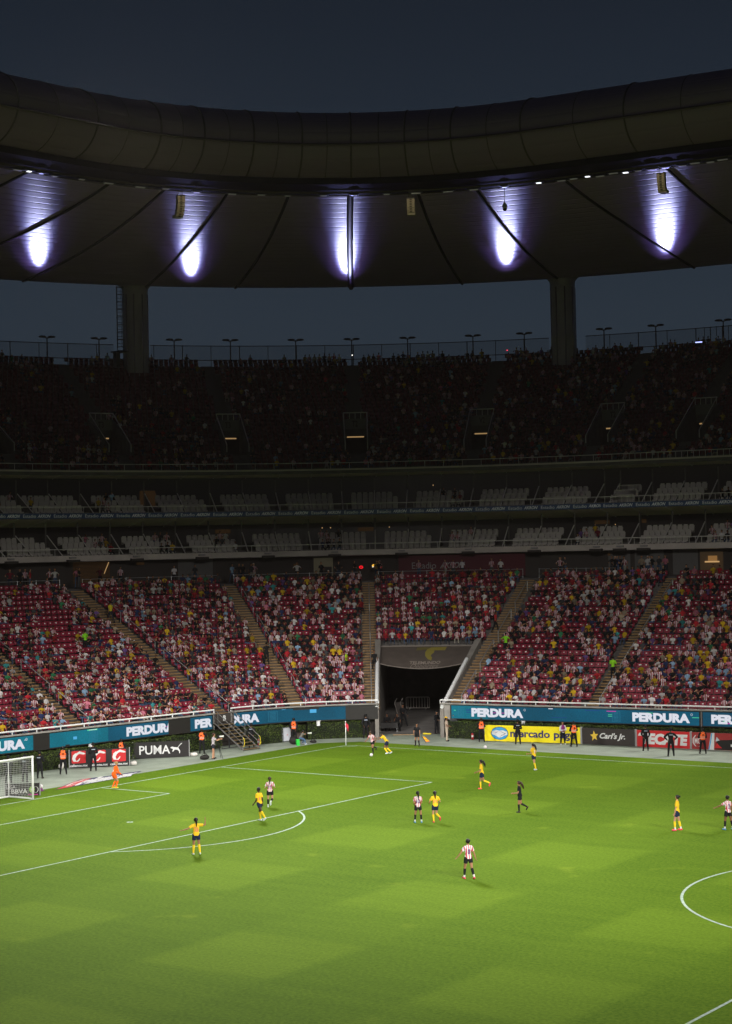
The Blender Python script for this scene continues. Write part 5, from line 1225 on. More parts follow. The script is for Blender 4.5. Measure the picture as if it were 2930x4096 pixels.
person((24.45, -27.06), fdir(-.1, 1), dict(lean=0, ua=((4, 12), (2, 10)), fa=((50, -18), (60, -20)), th=((4, 8), (-2, 8)), sh=((0, 5), (0, 5)), head=8), "player in striped shirt number 10 standing left of a yellow player", skin='tan', hairstyle='pony', boots=BOOTB, number="10", numcol=bluen, h=1.58, **strp)
person((25.20, -26.60), fdir(-.15, 1), dict(JOG, ua=((14, 28), (14, 28)), fa=((66, -10), (66, -10)), th=((8, 4), (12, -4)), sh=((0, -4), (-62, 22)), ft=(0, -60)), "player in yellow number 14 jogging beside a striped player", skin='light', hairstyle='pony', boots=BOOTP, number="14", numcol=pinkn, h=1.58, top=KIT_Y, bottom=KIT_N, socks=KIT_YS)
person((20.67, -14.87), fdir(-1, .15), dict(RUN, lean=3, ua=((10, 12), (-10, 14)), fa=((70, 0), (65, 0)), th=((12, 3), (-12, 3)), sh=((-3, 2), (-68, 2)), ft=(2, -70)), "player in yellow with long hair running left near the box corner", skin='tan', hairstyle='fly', boots=BOOTP, h=1.66, **yel)
person((19.04, -6.16), fdir(-.7, .6), dict(WALK, ua=((5, 12), (-10, 16)), fa=((80, 0), (70, 0)), th=((-18, 4), (6, 4)), sh=((-20, 3), (-12, 3)), ft=(-10, 0)), "player in yellow with long hair nearest the far touchline", skin='light', hairstyle='fly', boots=BOOTW, number="9", numcol=WHC, h=1.64, **yel)
person((27.22, -21.60), fdir(-1, .1), dict(RUN, lean=4, ua=((15, 10), (-5, 12)), fa=((85, 0), (75, 0)), th=((10, 3), (-6, 3)), sh=((-2, 2), (-62, 2)), ft=(2, -60)), "referee in black with long brown hair running left", skin='tan', hair='brown', hairstyle='fly', boots=BOOTK, top=BLK, bottom=BLK, socks=BLK, h=1.62)
person((34.84, -38.67), fdir(-.35, .95), dict(WALK, lean=2, ua=((12, 34), (-4, 22)), fa=((30, 28), (-4, 18)), th=((12, 6), (-16, 2)), sh=((2, 4), (-22, 6)), ft=(4, -14), head=15), "player in striped shirt walking in the near half, pink boots", skin='tan', hairstyle='bun', boots=BOOTP, number="8", numcol=bluen, h=1.66, **strp)
person((36.99, -23.14), fdir(-.95, .3), dict(lean=-2, ua=((10, 6), (8, 8)), fa=((16, 2), (12, 4)), th=((16, 5), (-8, 5)), sh=((-4, 4), (-14, 4)), ft=(0, -4), head=0), "player in yellow with dark bun standing at the right, pink boots", skin='light', hairstyle='bun', boots=BOOTP, sockend=WHC, h=1.70, top=KIT_Y, bottom=KIT_N, socks=KIT_YS)
person((39.05, -21.80), fdir(-.5, .9), dict(WALK, ua=((40, 50), (0, 14)), fa=((60, 40), (10, 8)), th=((10, 6), (-8, 8)), sh=((2, 4), (-12, 6)), ft=(0, -5)), "player in striped shirt cut by the right edge, left arm out", skin='brown', hairstyle='bun', boots=BOOTB, number="2", numcol=bluen, h=1.64, **strp)
person((.9, -24.63), fdir(.85, .5), dict(lean=20, ua=((0, 14), (10, 16)), fa=((52, 0), (50, 0)), th=((24, 6), (32, 6)), sh=((-26, 4), (-22, 4)), ft=(0, 0), nod=-12), "goalkeeper all in orange crouching beside the six yard box", skin='light', hair='blonde', hairstyle='bun', top=ORG, toplen='long', bottom=ORG, socks=ORG, sockend=ORG, boots=BOOTY, gloves=mat("glove_purple", (.10, .03, .12), .6), number="1", numcol=WHC, h=1.66)
# the assistant's flag is held in her hand: a thing of its own
R = empty("signal_flag", (5.62, 1.62, .30), "orange and yellow signal flag held by the assistant referee", "flag", None, .5)
mb = MB(); mb.tube([(-.20, 0, .52), (.12, 0, -.02)], .014, 6); mb.build("flag_stick", black, R)
mb = MB()
V = []; N = 6
for i in range(N+1): V += [(-.10+.04*i, -.02*math.sin(i*2), .42-.065*i), (.06+.06*i-.02*(i % 2), .04*math.sin(i*2), .40-.055*i)]
for i in range(N): mb.add([V[2*i], V[2*i+1], V[2*i+3], V[2*i+2]], [(0, 1, 2, 3)], mat("flag_orange", (.8, .2, .02), .7) if i % 2 else mat("flag_yellow", (.8, .5, .02), .7))
mb.build("flag_cloth", None, R)
ARMX = dict(lean=0, ua=((10, 14), (10, 14)), fa=((75, -38), (75, -38)), th=((2, 6), (2, 6)), sh=((-2, 4), (-2, 4)))
BACKH = dict(lean=0, ua=((-14, 18), (-14, 18)), fa=((-25, -25), (-25, -25)), th=((0, 6), (2, 6)), sh=((-2, 4), (-2, 4)))
HIPS = dict(lean=0, ua=((-16, 48), (-16, 48)), fa=((12, -42), (12, -42)), th=((0, 7), (0, 7)), sh=((0, 5), (0, 5)))
ASTRIDE = dict(ARMX, th=((8, 7), (-4, 9)), sh=((4, 5), (-8, 5)))
pt = mat("patch_grey", (.30, .34, .42), .6); kp = mat("skin_brown", SKIN['brown'])
grd = dict(top=BLK, toplen='long', bottom=BLK, botlen='long', boots=BOOTK, fem=False, skin='brown', group="guards along the front wall")
def vest_p(loc, f, pose, label, h=1.7, **k): return person(loc, f, pose, label, vest=VEST, h=h, **{**grd, **k})
def pol(loc, f, pose, label, h=1.72, **k): return person(loc, f, pose, label, patch=pt, cap=BLK, h=h, **{**grd, **k})
pol((-6.65, -23.38), fdir(.3, 1), ARMX, "police officer in black nearest the right goal post", 1.68)
vest_p((-6.69, -21.31), fdir(-.2, 1), ASTRIDE, "steward in orange vest at the left end of the red logo board", 1.76)
pol((-6.2, -19.10), fdir(-.3, 1), ARMX, "police officer in black standing in front of the red logo board", 1.80)
vest_p((-7.2, -15.42), fdir(.3, 1), ARMX, "steward in orange vest half hidden behind the two left boards", 1.64)
pol((-6.75, -25.93), fdir(0, 1), ARMX, "police officer seen through the goal net, left one of the two", 1.66)
pol((-6.16, -25.13), fdir(.2, 1), ASTRIDE, "police officer seen through the goal net, right one of the two", 1.66)
vest_p((-6.18, -8.46), fdir(.2, 1), dict(ARMX, ua=((10, 14), (40, 20)), fa=((75, -38), (165, -10))), "steward in orange vest with a hand to her face by the standing photographer", 1.68)
vest_p((-8.3, -5.05, .92), fdir(-.3, 1), BACKH, "steward in orange vest standing high on the steel stairs", 1.68)
pol((-5.12, -4.33), fdir(.1, 1), BACKH, "police officer in black at the foot of the steel stairs", 1.72)
vest_p((-4.65, -0.04), fdir(.1, 1), BACKH, "steward in orange vest right of the white cabinet, hands behind the back", 1.74)
pol((-1.35, 4.35), fdir(-.1, 1), BACKH, "police officer in black behind the corner flag, left of the tunnel", 1.74)
vest_p((7.80, 5.74), fdir(.05, 1), ASTRIDE, "steward in orange vest at the left end of the yellow board", 1.70)
pol((10.80, 5.75), fdir(.0, 1), dict(ARMX), "police officer in black in front of the yellow board", 1.70)
person((13.76, 6.9), fdir(.25, -1), dict(ARMX, th=((6, 4), (2, 8))), "steward in purple bib with arms folded, facing the pitch", skin='tan', top=WHC, toplen='long', bottom=BLK, botlen='long', boots=BOOTW, vest=mat("bib_purple", (.22, .02, .16), .7), h=1.58, hairstyle='short', group="guards along the front wall")
vest_p((15.13, 6.01), fdir(-.3, 1), ASTRIDE, "steward in orange vest beside the steward in the purple bib", 1.72)
pol((20.61, 6.00), fdir(-.1, 1), BACKH, "police officer in black in front of the red capitals board, hands behind", 1.72)
pol((23.46, 3.99), fdir(.0, 1), HIPS, "police officer in black with hands on hips", 1.80)
vest_p((24.78, 6.00), fdir(-.1, 1), dict(ASTRIDE), "steward in orange vest at the far right before the car board", 1.66)
# tunnel people
person((5.16, 5.26), fdir(.9, -.1), dict(ARMX, lean=-2), "person in beige clothes and yellow cap at the tunnel corner", skin='brown', top=cloth("beige", (.42, .33, .26)), bottom=cloth("khaki", (.44, .36, .28)), botlen='long', boots=BOOTK, cap=mat("cap_yellow", (.75, .45, .01), .6), fem=False, h=1.72)
person((1.69, 9.19), fdir(.6, -.6), ARMX, "person in black standing apart at the right side of the tunnel mouth", skin='tan', top=BLK, toplen='long', bottom=BLK, botlen='long', h=1.66, fem=False)
person((3.05, 8.2), fdir(.7, -.5), ARMX, "person in black behind the one with the yellow cap", skin='light', top=BLK, toplen='long', bottom=BLK, botlen='long', h=1.74, fem=False)
person((4.35, 7.45), fdir(-.2, -1), ARMX, "person in dark clothes half hidden at the tunnel corner by the hedge", skin='tan', top=cloth("grey", (.05, .05, .055)), toplen='long', bottom=BLK, botlen='long', h=1.70, fem=False)
person((-3.56, 12.37), fdir(.25, -.9), dict(lean=4, ua=((10, 20), (30, 10)), fa=((20, 10), (80, -30)), th=((25, 14), (0, 2)), sh=((10, 12), (-4, 2))), "guard in black standing astride on the tunnel ramp", skin='brown', top=BLK, toplen='long', bottom=BLK, botlen='long', h=1.72, fem=False)
SIT = dict(lean=6, ua=((30, 12), (30, 12)), fa=((85, -8), (95, -30)), th=((84, 6), (84, 8)), sh=((2, 3), (4, 3)))
person((-2.95, 9.35), fdir(.1, -1), SIT, "person in black seated at the left of the tunnel table", skin='brown', top=BLK, toplen='long', bottom=BLK, botlen='long', h=1.66, fem=False)
person((-2.25, 9.7), fdir(.1, -1), dict(SIT, fa=((85, -8), (160, -10))), "person seated at the right of the tunnel table, hand at the chin", skin='brown', top=BLK, bottom=BLK, botlen='long', h=1.66, fem=False)
# photographers, cameras
person((-3.35, -10.55), fdir(.95, .1), dict(lean=4, ua=((55, 14), (62, 10)), fa=((120, -6), (110, -10)), th=((4, 5), (-2, 8)), sh=((2, 4), (-6, 5))), "photographer in red and grey shirt standing at the tripod", skin='light', hair='brown', top=cloth("red_grey", (.40, .36, .38)), bottom=cloth("shorts_dark", (.02, .02, .03)), boots=BOOTK, hairstyle='short', fem=False, h=1.72)
person((-3.28, -1.05), fdir(.75, .25), dict(SIT, lean=26, ua=((70, 14), (78, 12)), fa=((125, -10), (118, -12)), th=((76, 12), (70, 16)), sh=((-14, 4), (10, 4))), "photographer in blue jeans sitting low on the track by the corner", skin='tan', top=cloth("olive", (.16, .15, .13)), bottom=cloth("denim", (.07, .13, .24)), botlen='long', boots=BOOTW, fem=False, h=1.25)
def camera_(loc, rz, label, tilt=0):
    R = empty("photo_camera", loc, label, "camera", "cameras of the photographers", rz)
    mb = MB(); mb.box((0, 0, 0), (.15, .10, .11)); mb.box((0, 0, .07), (.07, .07, .04)); mb.build("camera_body", black, R)
    mb = MB(); mb.tube([(0, .04, 0), (0, .12, 0), (0, .30, 0), (0, .36, 0)], [.04, .045, .06, .068], 12); mb.build("lens", mat("lens_white", (.62, .62, .58), .4), R, True)
    mb = MB(); mb.tube([(0, .36, 0), (0, .44, 0)], [.07, .075], 12); mb.build("lens_hood", black, R, True)
camera_((-3.05, -10.35, 1.50), fdir(.95, .1), "white lensed camera on the tripod of the standing photographer")
camera_((-2.86, -.85, .80), fdir(.75, .25), "white lensed camera held by the seated photographer")
soft("camera_bag", (-3.75, -1.2), (.36, .26, .30), mat("bag_black"), "dark equipment bag behind the seated photographer's green carrier", "bag", .2)
# ------------------------------------------------------------------ seats and crowd
def seat_geo(kind):
    mb = MB()
    if kind == 'maroon':  # same red seat, its colour darkened to stand in for upper deck shade
        mm = mat('shaded_red_seat', (.10, .012, .016), .5, noise=.3, nscale=.6)
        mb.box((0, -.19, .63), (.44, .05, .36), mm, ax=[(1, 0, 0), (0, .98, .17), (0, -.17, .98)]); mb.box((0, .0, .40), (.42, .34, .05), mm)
    elif kind == 'red':
        mb.box((0, -.19, .65), (.45, .05, .34), red_seat, ax=[(1, 0, 0), (0, .98, .17), (0, -.17, .98)]); mb.box((0, .0, .40), (.42, .34, .05), red_seat)
        mb.add([(-.055, -.155, .72), (.055, -.155, .72), (.055, -.14, .64), (-.055, -.14, .64)][::-1], [(0, 1, 2, 3)], sticker)
    else:
        mb.box((0, -.20, .62), (.46, .09, .62), white_seat, ax=[(1, 0, 0), (0, .98, .17), (0, -.17, .98)]); mb.box((0, .03, .42), (.44, .40, .12), white_seat); mb.box((0, -.215, .97), (.34, .07, .12), white_seat)
        mb.box((0, .0, .2), (.08, .2, .34), dark_steel)
    return mb
def mesh_from(mb, name):
    o = mb.build(name); me = o.data; D.objects.remove(o); return me
seat_me = {k: mesh_from(seat_geo(k), "seat") for k in ('red', 'white')}
def many(name, base, items, mats, extra=None):
    """items: (x,y,z,rz,scale) joined into one mesh of repeated shapes"""
    V0 = np.array(base.v); F0 = base.f; n = len(V0)
    A = np.array([[i[0], i[1], i[2], i[3]] for i in items]); c, s = np.cos(A[:, 3]), np.sin(A[:, 3])
    X = c[:, None]*V0[None, :, 0]-s[:, None]*V0[None, :, 1]+A[:, 0:1]; Y = s[:, None]*V0[None, :, 0]+c[:, None]*V0[None, :, 1]+A[:, 1:2]; Z = V0[None, :, 2]+A[:, 2:3]
    V = np.stack([X, Y, Z], 2).reshape(-1, 3); me = fast_mesh(name, V, F0, n, len(items))
    for m in mats: me.materials.append(m)
    me.polygons.foreach_set('material_index', np.tile(np.array(base.m, np.int32), len(items)))
    return me
def fast_mesh(name, V, F0, n, N):
    ls = np.array([len(f) for f in F0], np.int32); idx = np.concatenate([np.array(f, np.int32) for f in F0])
    L = len(idx); I = (np.tile(idx, N)+np.repeat(np.arange(N, dtype=np.int64)*n, L)).astype(np.int32)
    me = D.meshes.new(name); me.vertices.add(len(V)); me.vertices.foreach_set('co', V.astype(np.float32).ravel())
    me.loops.add(len(I)); me.loops.foreach_set('vertex_index', I)
    tot = np.tile(ls, N); me.polygons.add(len(tot)); st_ = np.concatenate([[0], np.cumsum(tot)[:-1]]).astype(np.int32); me.polygons.foreach_set('loop_start', st_)
    me.update(calc_edges=True); return me
# crowd people: seated and standing variants with coarse continuous bodies, coloured by region
SV = []
SITC = [dict(lean=4, ua=((28, 8), (28, 8)), fa=((70, -12), (70, -12)), th=((82, 7), (82, 7)), sh=((2, 2), (6, 2))),
        dict(lean=16, nod=8, ua=((40, 6), (36, 8)), fa=((80, -20), (74, -24)), th=((80, 10), (84, 6)), sh=((4, 2), (-8, 2))),
        dict(lean=-6, ua=((10, 14), (20, 10)), fa=((70, -30), (78, -36)), th=((84, 10), (80, 8)), sh=((10, 2), (8, 2)), head=25),
        dict(lean=2, ua=((30, 10), (60, 14)), fa=((75, -20), (140, -20)), th=((82, 5), (82, 8)), sh=((0, 2), (4, 2)), head=-25),
        dict(lean=10, ua=((50, 8), (46, 8)), fa=((100, -24), (96, -24)), th=((84, 8), (78, 12)), sh=((-6, 2), (2, 2)), head=10)]
STC = [dict(ARMX), dict(WALK), dict(HIPS)]
def variant(pose, h, fem, vox, hair):
    J = skeleton(pose, fem, h); P, N_, F_, reg, tt, names = body_mesh(J, vox, fine=False)
    R_ = np.array([names[r] for r in reg]); H = J['head']; rel = P-H; up = rel@J['HU']; fr = rel@J['hf']
    code = np.zeros(len(P), int)                       # 0 skin 1 shirt 2 trousers 3 hair 4 shoes
    z = (P-J['pel'])@J['U']
    code[(R_ == 'torso') | ((R_ == 'pelvis') & (z > .02))] = 1; code[np.isin(R_, ['uarm0', 'uarm1']) & (tt < .75)] = 1
    code[((R_ == 'pelvis') & (z <= .02)) | np.isin(R_, ['thigh0', 'thigh1', 'shin0', 'shin1'])] = 2; code[np.isin(R_, ['foot0', 'foot1'])] = 4
    hd = (R_ == 'head'); code[hd & ((up > .05) | ((fr < .02) & (up > -.05)))] = 3
    if hair: code[(R_ == 'neck') & (fr < .02)] = 3
    q = J['pel'].copy(); P = P-np.array([0, q[1], 0]); 
    return dict(P=P, F=F_, c=code, lx=((P)@J['X']), z0=0)
VF = [variant(p, h, f, .030, f) for p, h, f in zip(SITC, (1.66, 1.72, 1.60, 1.70, 1.58), (True, False, True, False, True))]
VC = [variant(p, h, f, .048, f) for p, h, f in zip(SITC, (1.66, 1.72, 1.60, 1.70, 1.58), (True, False, True, False, True))]
VCs = [variant(p, 1.70, f, .048, f) for p, f in zip(STC, (False, True, False))]; VFs = [variant(p, 1.70, f, .025, f) for p, f in zip(STC, (False, True, False))]
SHIRTS = [("red and white striped shirt", (.58, .52, .54), 1, 27), ("white shirt", (.62, .58, .58), 0, 10), ("black shirt", (.012, .012, .014), 0, 30), ("dark grey shirt", (.05, .05, .055), 0, 8), ("yellow shirt", (.54, .34, .015), 0, 7),
          ("red shirt", (.42, .02, .03), 0, 5), ("navy shirt", (.02, .03, .09), 0, 5), ("pink shirt", (.50, .16, .22), 0, 3), ("light blue shirt", (.25, .38, .55), 0, 2.5), ("green shirt", (.03, .18, .08), 0, 1.6), ("purple shirt", (.16, .08, .26), 0, 1.4), ("beige shirt", (.36, .28, .20), 0, 3), ("maroon shirt", (.16, .015, .03), 0, 3), ("teal shirt", (.04, .25, .26), 0, 1)]
SW = np.array([s[3] for s in SHIRTS]); SW = SW/SW.sum()
TRS = [("blue jeans", (.06, .10, .18)), ("black trousers", (.012, .012, .014)), ("pale trousers", (.40, .36, .30)), ("grey trousers", (.08, .08, .08)), ("dark jeans", (.02, .03, .05))]
def crowd_mat():
    m = D.materials.new("crowd_clothes"); m.use_nodes = True; n = m.node_tree; L = n.links; b = n.nodes['Principled BSDF']; b.inputs['Roughness'].default_value = .8; b.inputs['Specular IOR Level'].default_value = .15
    c = n.nodes.new('ShaderNodeAttribute'); c.attribute_name = 'cc'; at = n.nodes.new('ShaderNodeAttribute'); at.attribute_name = 'lx'; st = n.nodes.new('ShaderNodeAttribute'); st.attribute_name = 'st'
    s = n.nodes.new('ShaderNodeMath'); s.operation = 'MULTIPLY_ADD'; s.inputs[1].default_value = 1/.125; s.inputs[2].default_value = 50.2; L.new(at.outputs['Fac'], s.inputs[0])
    fr = n.nodes.new('ShaderNodeMath'); fr.operation = 'FRACT'; L.new(s.outputs[0], fr.inputs[0])
    lt = n.nodes.new('ShaderNodeMath'); lt.operation = 'LESS_THAN'; lt.inputs[1].default_value = .52; L.new(fr.outputs[0], lt.inputs[0])
    g = n.nodes.new('ShaderNodeMath'); g.operation = 'GREATER_THAN'; g.inputs[1].default_value = .5; L.new(st.outputs['Fac'], g.inputs[0])
    mu = n.nodes.new('ShaderNodeMath'); mu.operation = 'MULTIPLY'; L.new(lt.outputs[0], mu.inputs[0]); L.new(g.outputs[0], mu.inputs[1])
    mx = n.nodes.new('ShaderNodeMixRGB'); mx.inputs[2].default_value = (.26, .010, .03, 1); L.new(mu.outputs[0], mx.inputs[0]); L.new(c.outputs['Color'], mx.inputs[1]); L.new(mx.outputs[0], b.inputs['Base Color']); return m
CM = crowd_mat()
SK = [np.array(SKIN[k]) for k in ('light', 'tan', 'tan', 'brown')]
def outfit(sh=None):
    i = sh if sh is not None else rng.choice(len(SHIRTS), p=SW); s = SHIRTS[i]; t = TRS[rng.choice(5, p=[.35, .3, .08, .12, .15])]
    cap = rng.random() < .10
    j = rng.uniform(.4, 1.1)
    cols = np.array([SK[rng.integers(4)], np.array(s[1])*(1 if s[2] else j), np.array(t[1])*j, np.array([.5, .5, .5]) if (cap and rng.random() < .5) else (np.array(HAIR['black']) if rng.random() < .75 else np.array(HAIR['brown'])), [.03, .03, .03]])
    return s[0], s[2], cols, cap and cols[3][0] > .4
def add_attrs(me, col, lx, st):
    a = me.attributes.new('cc', 'FLOAT_COLOR', 'POINT'); a.data.foreach_set('color', np.hstack([col, np.ones((len(col), 1))]).astype(np.float32).ravel())
    a = me.attributes.new('lx', 'FLOAT', 'POINT'); a.data.foreach_set('value', lx.astype(np.float32)); a = me.attributes.new('st', 'FLOAT', 'POINT'); a.data.foreach_set('value', st.astype(np.float32))
def crowd_mesh(name, people):
    """people: (variant, x, y, z, rz, scale, outfit)"""
    by = {}
    for p in people: by.setdefault(id(p[0]), []).append(p)
    Vs, Is, Ls, C_, LX, ST_ = [], [], [], [], [], []; base = 0
    for k, ps in by.items():
        v = ps[0][0]; P = v['P']; n = len(P); idx = np.concatenate([np.array(f, np.int64) for f in v['F']]); ls = np.array([len(f) for f in v['F']])
        for (_, x, y, z, rz, sc, o) in ps:
            c, s = cos(rz)*sc, sin(rz)*sc
            Vs.append(np.stack([c*P[:, 0]-s*P[:, 1]+x, s*P[:, 0]+c*P[:, 1]+y, P[:, 2]*sc+z], 1)); Is.append(idx+base); Ls.append(ls); base += n
            C_.append(o[2][v['c']]); LX.append(v['lx']); ST_.append((v['c'] == 1)*float(o[1]))
    me = D.meshes.new(name); V = np.concatenate(Vs); I = np.concatenate(Is).astype(np.int32); L_ = np.concatenate(Ls)
    me.vertices.add(len(V)); me.vertices.foreach_set('co', V.astype(np.float32).ravel()); me.loops.add(len(I)); me.loops.foreach_set('vertex_index', I)
    me.polygons.add(len(L_)); me.polygons.foreach_set('loop_start', np.concatenate([[0], np.cumsum(L_)[:-1]]).astype(np.int32)); me.update(calc_edges=True)
    add_attrs(me, np.concatenate(C_), np.concatenate(LX), np.concatenate(ST_)); me.materials.append(CM); me.polygons.foreach_set('use_smooth', [True]*len(me.polygons)); return me
def noise2(a, b, s=0): return math.sin(a*1.3+s)*math.sin(b*.9+a*.4+s*2)+.6*math.sin(a*2.9+b*1.7+s*3)*math.sin(b*2.3-a*.7+s)
secs = list(zip(AISL[:-1], AISL[1:]))
secname = {0: "block at far left", 1: "block left of lettered stairs", 2: "block above lettered stairs", 3: "block left of tunnel stairs", 4: "block over the tunnel", 5: "block right of tunnel", 6: "block at far right"}
low_seats = []
for si, (ta, tb) in enumerate(secs):
    for i in range(NLOW):
        d = lowd(i); kk = kt((ta+tb)/2, d); a, b = ta+.72*kk, tb-.72*kk
        # metres along the row
        ts = frange(a, b, .1*kk) if False else None
        t = a; j = 0; row = []
        while t < b:
            k2 = kt(t, d)
            if not (TT0-.35*k2 < t < TT1+.35*k2 and i < NT): row.append(t)
            t += .52*k2
        for j, t in enumerate(row): low_seats.append((si, i, j, t, d, lowz(i)))
_rp = rng.uniform(0, 6.28, (8, 40, 3))
def occ(si, i, j, t):
    a, b, c = _rp[si][i]
    run = math.sin(j*.33+a)+.8*math.sin(j*.71+b)+.5*math.sin(j*1.7+c)              # runs of taken and free places along a row
    u = noise2(t*.30, i*.28, si)
    base = {0: .70, 1: .68, 2: .78, 3: .90, 4: .92, 5: .82, 6: .76}[si]
    if si == 1 and i in (12, 13, 14, 15, 16): base -= .30
    if si == 1 and i > 18: base -= .25
    if si == 0 and i > 12: base -= .30
    if si == 5 and t < 12 and 4 <= i <= 10: base -= .55
    if si == 6 and i < 3 and t < 24: base -= .5
    if si == 6 and i > 16: base -= .25
    return base+.30*u+.22*run
people = []; empties = []
for (si, i, j, t, d, z) in low_seats:
    p = B(t, d, z); q = pix(p)[0]
    if not (-260 < q[0] < 3190): continue
    rz = facing(t); ins = -5 < q[0] < 2935 and q[1] < 4100
    dist = np.linalg.norm(p-CAM)
    if rng.random() < occ(si, i, j, t): people.append((dist if ins else 999, si, i, j, t, p, rz))
    else: empties.append((dist if ins else 999, si, i, j, t, p, rz))
people.sort(key=lambda a: a[0]); empties.sort(key=lambda a: a[0])
print("lower crowd", len(people), "empty seats", len(empties))
NP_ = 300-sum(1 for o in D.objects if o.parent is None and o.name.split('.')[0] == 'person')-8
rown = lambda i: "front" if i == 0 else ordn(i+1)
for (dist, si, i, j, t, p, rz) in people[:NP_]:
    o = outfit(); v = VF[rng.integers(5)]; nm = "person"
    me = D.meshes.new("person"); me.from_pydata(v['P'].tolist(), [], v['F']); add_attrs(me, o[2][v['c']], v['lx'], (v['c'] == 1)*float(o[1])); me.materials.append(CM); me.polygons.foreach_set('use_smooth', [True]*len(me.polygons))
    ob = link(nm, me, None, Vector(p)-Vector((0, 0, .02)), rz+rng.normal(0, .18)); sc = rng.uniform(.86, 1.0); ob.scale = (sc, sc, sc)
    adj = " and cap" if o[3] else ""
    tag(ob, f"{o[0]}{adj}, {rown(i)} row, {ordn(j+1)} place, {secname[si]}", "spectator", "spectators in the lower deck")
for (dist, si, i, j, t, p, rz) in empties[:300]:
    ob = link("stadium_chair", seat_me['red'], None, p, rz)
    tag(ob, f"empty red seat, {rown(i)} row, {ordn(j+1)} place from left, {secname[si]}", "seat", "red seats of the lower deck")
# everyone else in the lower deck, and every other seat
jit = lambda: rng.normal(0, .2)
cr_ = []
for (dist, si, i, j, t, p, rz) in people[NP_:]: cr_.append((VC[rng.integers(5)], p[0], p[1], p[2]-.02, rz+jit(), rng.uniform(.86, 1.0), outfit()))
tag(link("crowd", crowd_mesh("crowd", cr_)), "rest of the seated crowd in the lower deck", "crowd", None, 'stuff')
base = seat_geo('red')
its = [(p[0], p[1], p[2], rz) for (_, si, i, j, t, p, rz) in empties[300:]+people]
tag(link("stadium_seats", many("stadium_seats", base, its, base.mats)), "remaining red seats of the lower deck", "seats", None, 'stuff')
# standing stewards and others in the lower deck
def standing(t, d, rz, v, o, label, back=True):
    i = int(round((d-1.3)/.78)); p = B(t, lowd(i)-.1, lowz(i)+.02)
    me = D.meshes.new("person"); me.from_pydata(v['P'].tolist(), [], v['F']); add_attrs(me, o[2][v['c']], v['lx'], (v['c'] == 1)*float(o[1])); me.materials.append(CM); me.polygons.foreach_set('use_smooth', [True]*len(me.polygons))
    tag(link("person", me, None, p, rz), label, "person", "people standing in the stand")
def of(c1, c2=(.012, .012, .014)): return ("", 0, np.array([SK[3], c1, c2, HAIR['black'], (.02, .02, .02)]), False)
gv = (.20, .55, .02)
standing(-13.7, 10.8, facing(-13.7, False), VFs[0], of(gv), "steward in bright green shirt standing among the left rows")
standing(.9, 6.0, facing(.8)+1.2, VFs[0], of((.40, .62, .02)), "steward in yellow green shirt standing left of the tunnel stairs")
standing(9.2, 8.6, facing(9, False), VFs[2], of(gv), "steward in bright green shirt standing right of the canopy")
standing(18.9, 5.4, facing(18.8, False), VFs[0], of((.25, .60, .02)), "steward in green vest on the right hand stairs")
standing(-3.2, 7.2, facing(-3.3, False), VFs[0], of((.012, .012, .014)), "guard in black standing on the stairs of the left curve")
standing(2.45, 6.0, facing(2.6), VFs[1], of((.012, .012, .014)), "guard in black on the stairs beside the tunnel wall")
standing(-8.9, 14.4, facing(-9, False), VFs[1], of((.50, .40, .02), (.02, .02, .03)), "fan in yellow shirt climbing the stairs near the top left")
standing(8.0, 11.6, facing(8)+1.5, VFs[1], of((.45, .02, .03)), "fan in red shirt climbing the stairs right of the canopy")
# white seats of the suites
ws = []
wp = []
for lev, (df, zf) in enumerate(((26, 13.55), (27.5, 17.15))):
    bt = box_ts(df+2)
    for bi, (a, b) in enumerate(zip(bt, bt[1:])):
        left = bi % 2 == 0; k2 = kt((a+b)/2, df+2); used_ = noise2(bi*1.7, lev*3, 4) > .55
        for r in range(3):
            d = df+.72+.85*r; z = zf+.44*r
            n = 4
            for c in range(n):
                off = (.32+.52*c) if left else (BOX-.32-.52*(n-1-c)); t = a+off*k2
                if r == 2 and c == 3 and left and bi % 3 == 0: continue
                p = B(t, d, z); q = pix(p)[0]
                if not (-120 < q[0] < 3050): continue
                inn = -3 < q[0] < 2933
                ws.append((np.linalg.norm(p-CAM) if inn else 999, lev, bi, r, c, p, facing(t)))
                if used_ and rng.random() < .5: wp.append((VC[rng.integers(5)], p[0], p[1], p[2], facing(t)+jit(), 1.0, outfit()))
ws.sort(key=lambda a: a[0])
lv = ["lower", "upper"]; rr3 = ["front", "middle", "back"]
mnb = {l: min([w[2] for w in ws if w[1] == l and w[0] < 900]) for l in (0, 1)}
for (_, lev, bi, r, c, p, rz) in ws[:290]:
    ob = link("suite_chair", seat_me['white'], None, p, rz)
    tag(ob, f"tall pale seat, {rr3[r]} row, {ordn(c+1)} from left in {ordn(max(1, bi-mnb[lev]+1))} box, {lv[lev]} suites", "seat", "pale seats of the suites")
base = seat_geo('white')
tag(link("suite_seats", many("suite_seats", base, [(w[5][0], w[5][1], w[5][2], w[6]) for w in ws[290:]], base.mats)), "remaining pale seats of the suites", "seats", None, 'stuff')
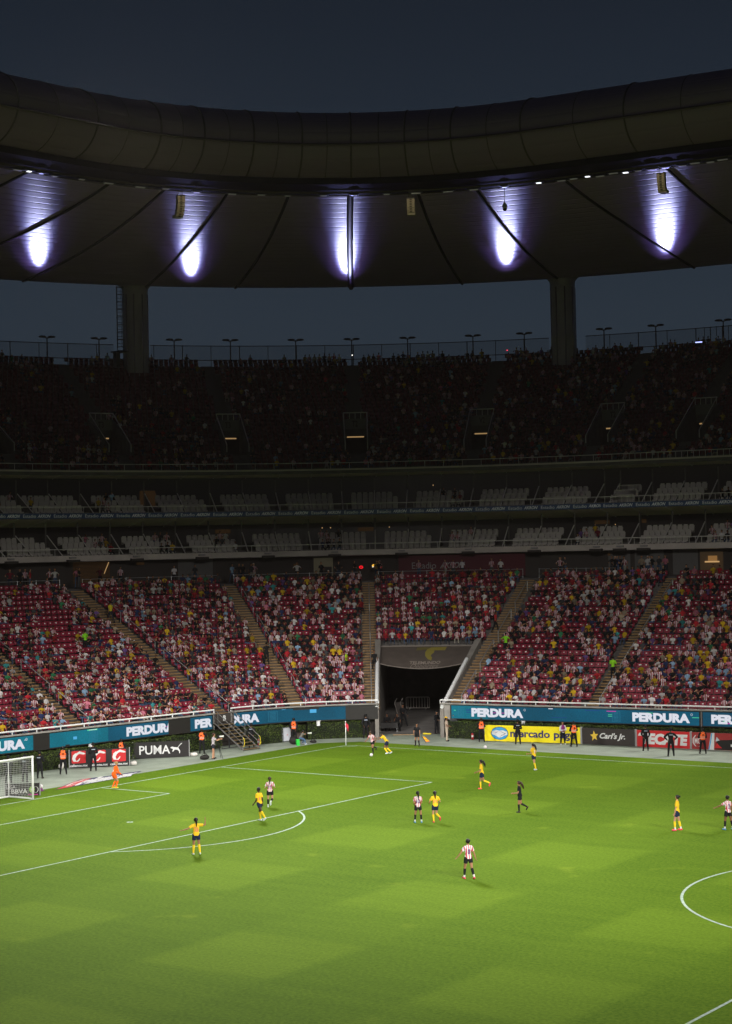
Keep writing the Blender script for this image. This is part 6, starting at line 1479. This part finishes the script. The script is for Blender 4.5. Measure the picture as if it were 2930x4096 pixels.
# upper deck
cu, su = [], []
UPA = sorted(VOM)
for i in range(UPN):
    d = upd(i); t = -14
    while t < 30:
        k2 = kt(t, d); t += .52*k2
        if any(abs(t-v) < (.75*k2 if (i < 3 or i > 10) else hv[v]*1.02+.35*k2) for v in VOM): continue
        p = B(t, d, upz(i)); q = pix(p)[0]
        if not (-150 < q[0] < 3080): continue
        su.append((p[0], p[1], p[2], facing(t)))
        u = .16+.16*noise2(t*.9, i*.25, 2)+(.22 if i < 5 else 0)+(.12 if t > 3 else -.02)+(.16 if (i > 24 and t > 3) else 0)
        if i == UPN-1 and t > .5: u = .5
        if rng.random() < u: cu.append((VC[rng.integers(5)], p[0], p[1], p[2], facing(t)+jit(), rng.uniform(.92, 1.05), outfit()))
# people standing at the back of the lower deck
for _ in range(46):
    t = rng.uniform(-13, 17); p = B(t, 21+rng.uniform(0, 3), 11.2); cu.append((VCs[rng.integers(3)], p[0], p[1], p[2], facing(t)+jit()*2, 1.0, outfit()))
print("upper", len(cu), len(su), "white", len(ws))
tag(link("upper_crowd", crowd_mesh("upper_crowd", cu)), "scattered crowd in the dark upper deck", "crowd", None, 'stuff')
tag(link("suite_guests", crowd_mesh("suite_guests", wp)), "few guests sitting in the suites", "crowd", None, 'stuff')
base = seat_geo('maroon')  # red seat copy with the deck's shade put into its colour
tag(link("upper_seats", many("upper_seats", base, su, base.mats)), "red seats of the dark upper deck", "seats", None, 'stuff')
# phone lights glinting in the dark deck
for t, i, c, s in ((2.0, 27, (1, .97, .9), "white phone light high in the upper deck under the middle rib"), (5.4, 27, (1, .05, .1), "tiny red light among the top rows of the upper deck"), (9.9, 26, (.4, .45, 1), "bluish strip light on the top rows at the right")):
    R = empty("phone_light" if i == 27 else "strip_light", B(t, upd(i), upz(i)+1.15), s, "light", None, facing(t))
    w_ = .09 if i == 27 else .7
    mb = MB(); mb.box((0, .03, 0), (w_, .02, .09)); mb.build("lit_face", mat("glint_"+str(t), (0, 0, 0), emit=c, es=2.5), R); mb = MB(); mb.box((0, 0, 0), (w_+.03, .03, .14)); mb.build("case", black, R)
# ------------------------------------------------------------------ thin haze volume added to lift the blacks, lit by the floodlights
hz = D.materials.new("black_lift_haze"); hz.use_nodes = True; n_ = hz.node_tree; n_.nodes.remove(n_.nodes['Principled BSDF'])
pv = n_.nodes.new('ShaderNodeVolumePrincipled'); pv.inputs['Density'].default_value = HAZE; pv.inputs['Color'].default_value = (.9, .78, .70, 1)
n_.links.new(pv.outputs[0], n_.nodes['Material Output'].inputs['Volume'])
mb = MB(); mb.box((10, -10, 29), (1900, 1900, 62)); hzo = mb.build("haze", hz); tag(hzo, kind='stuff')
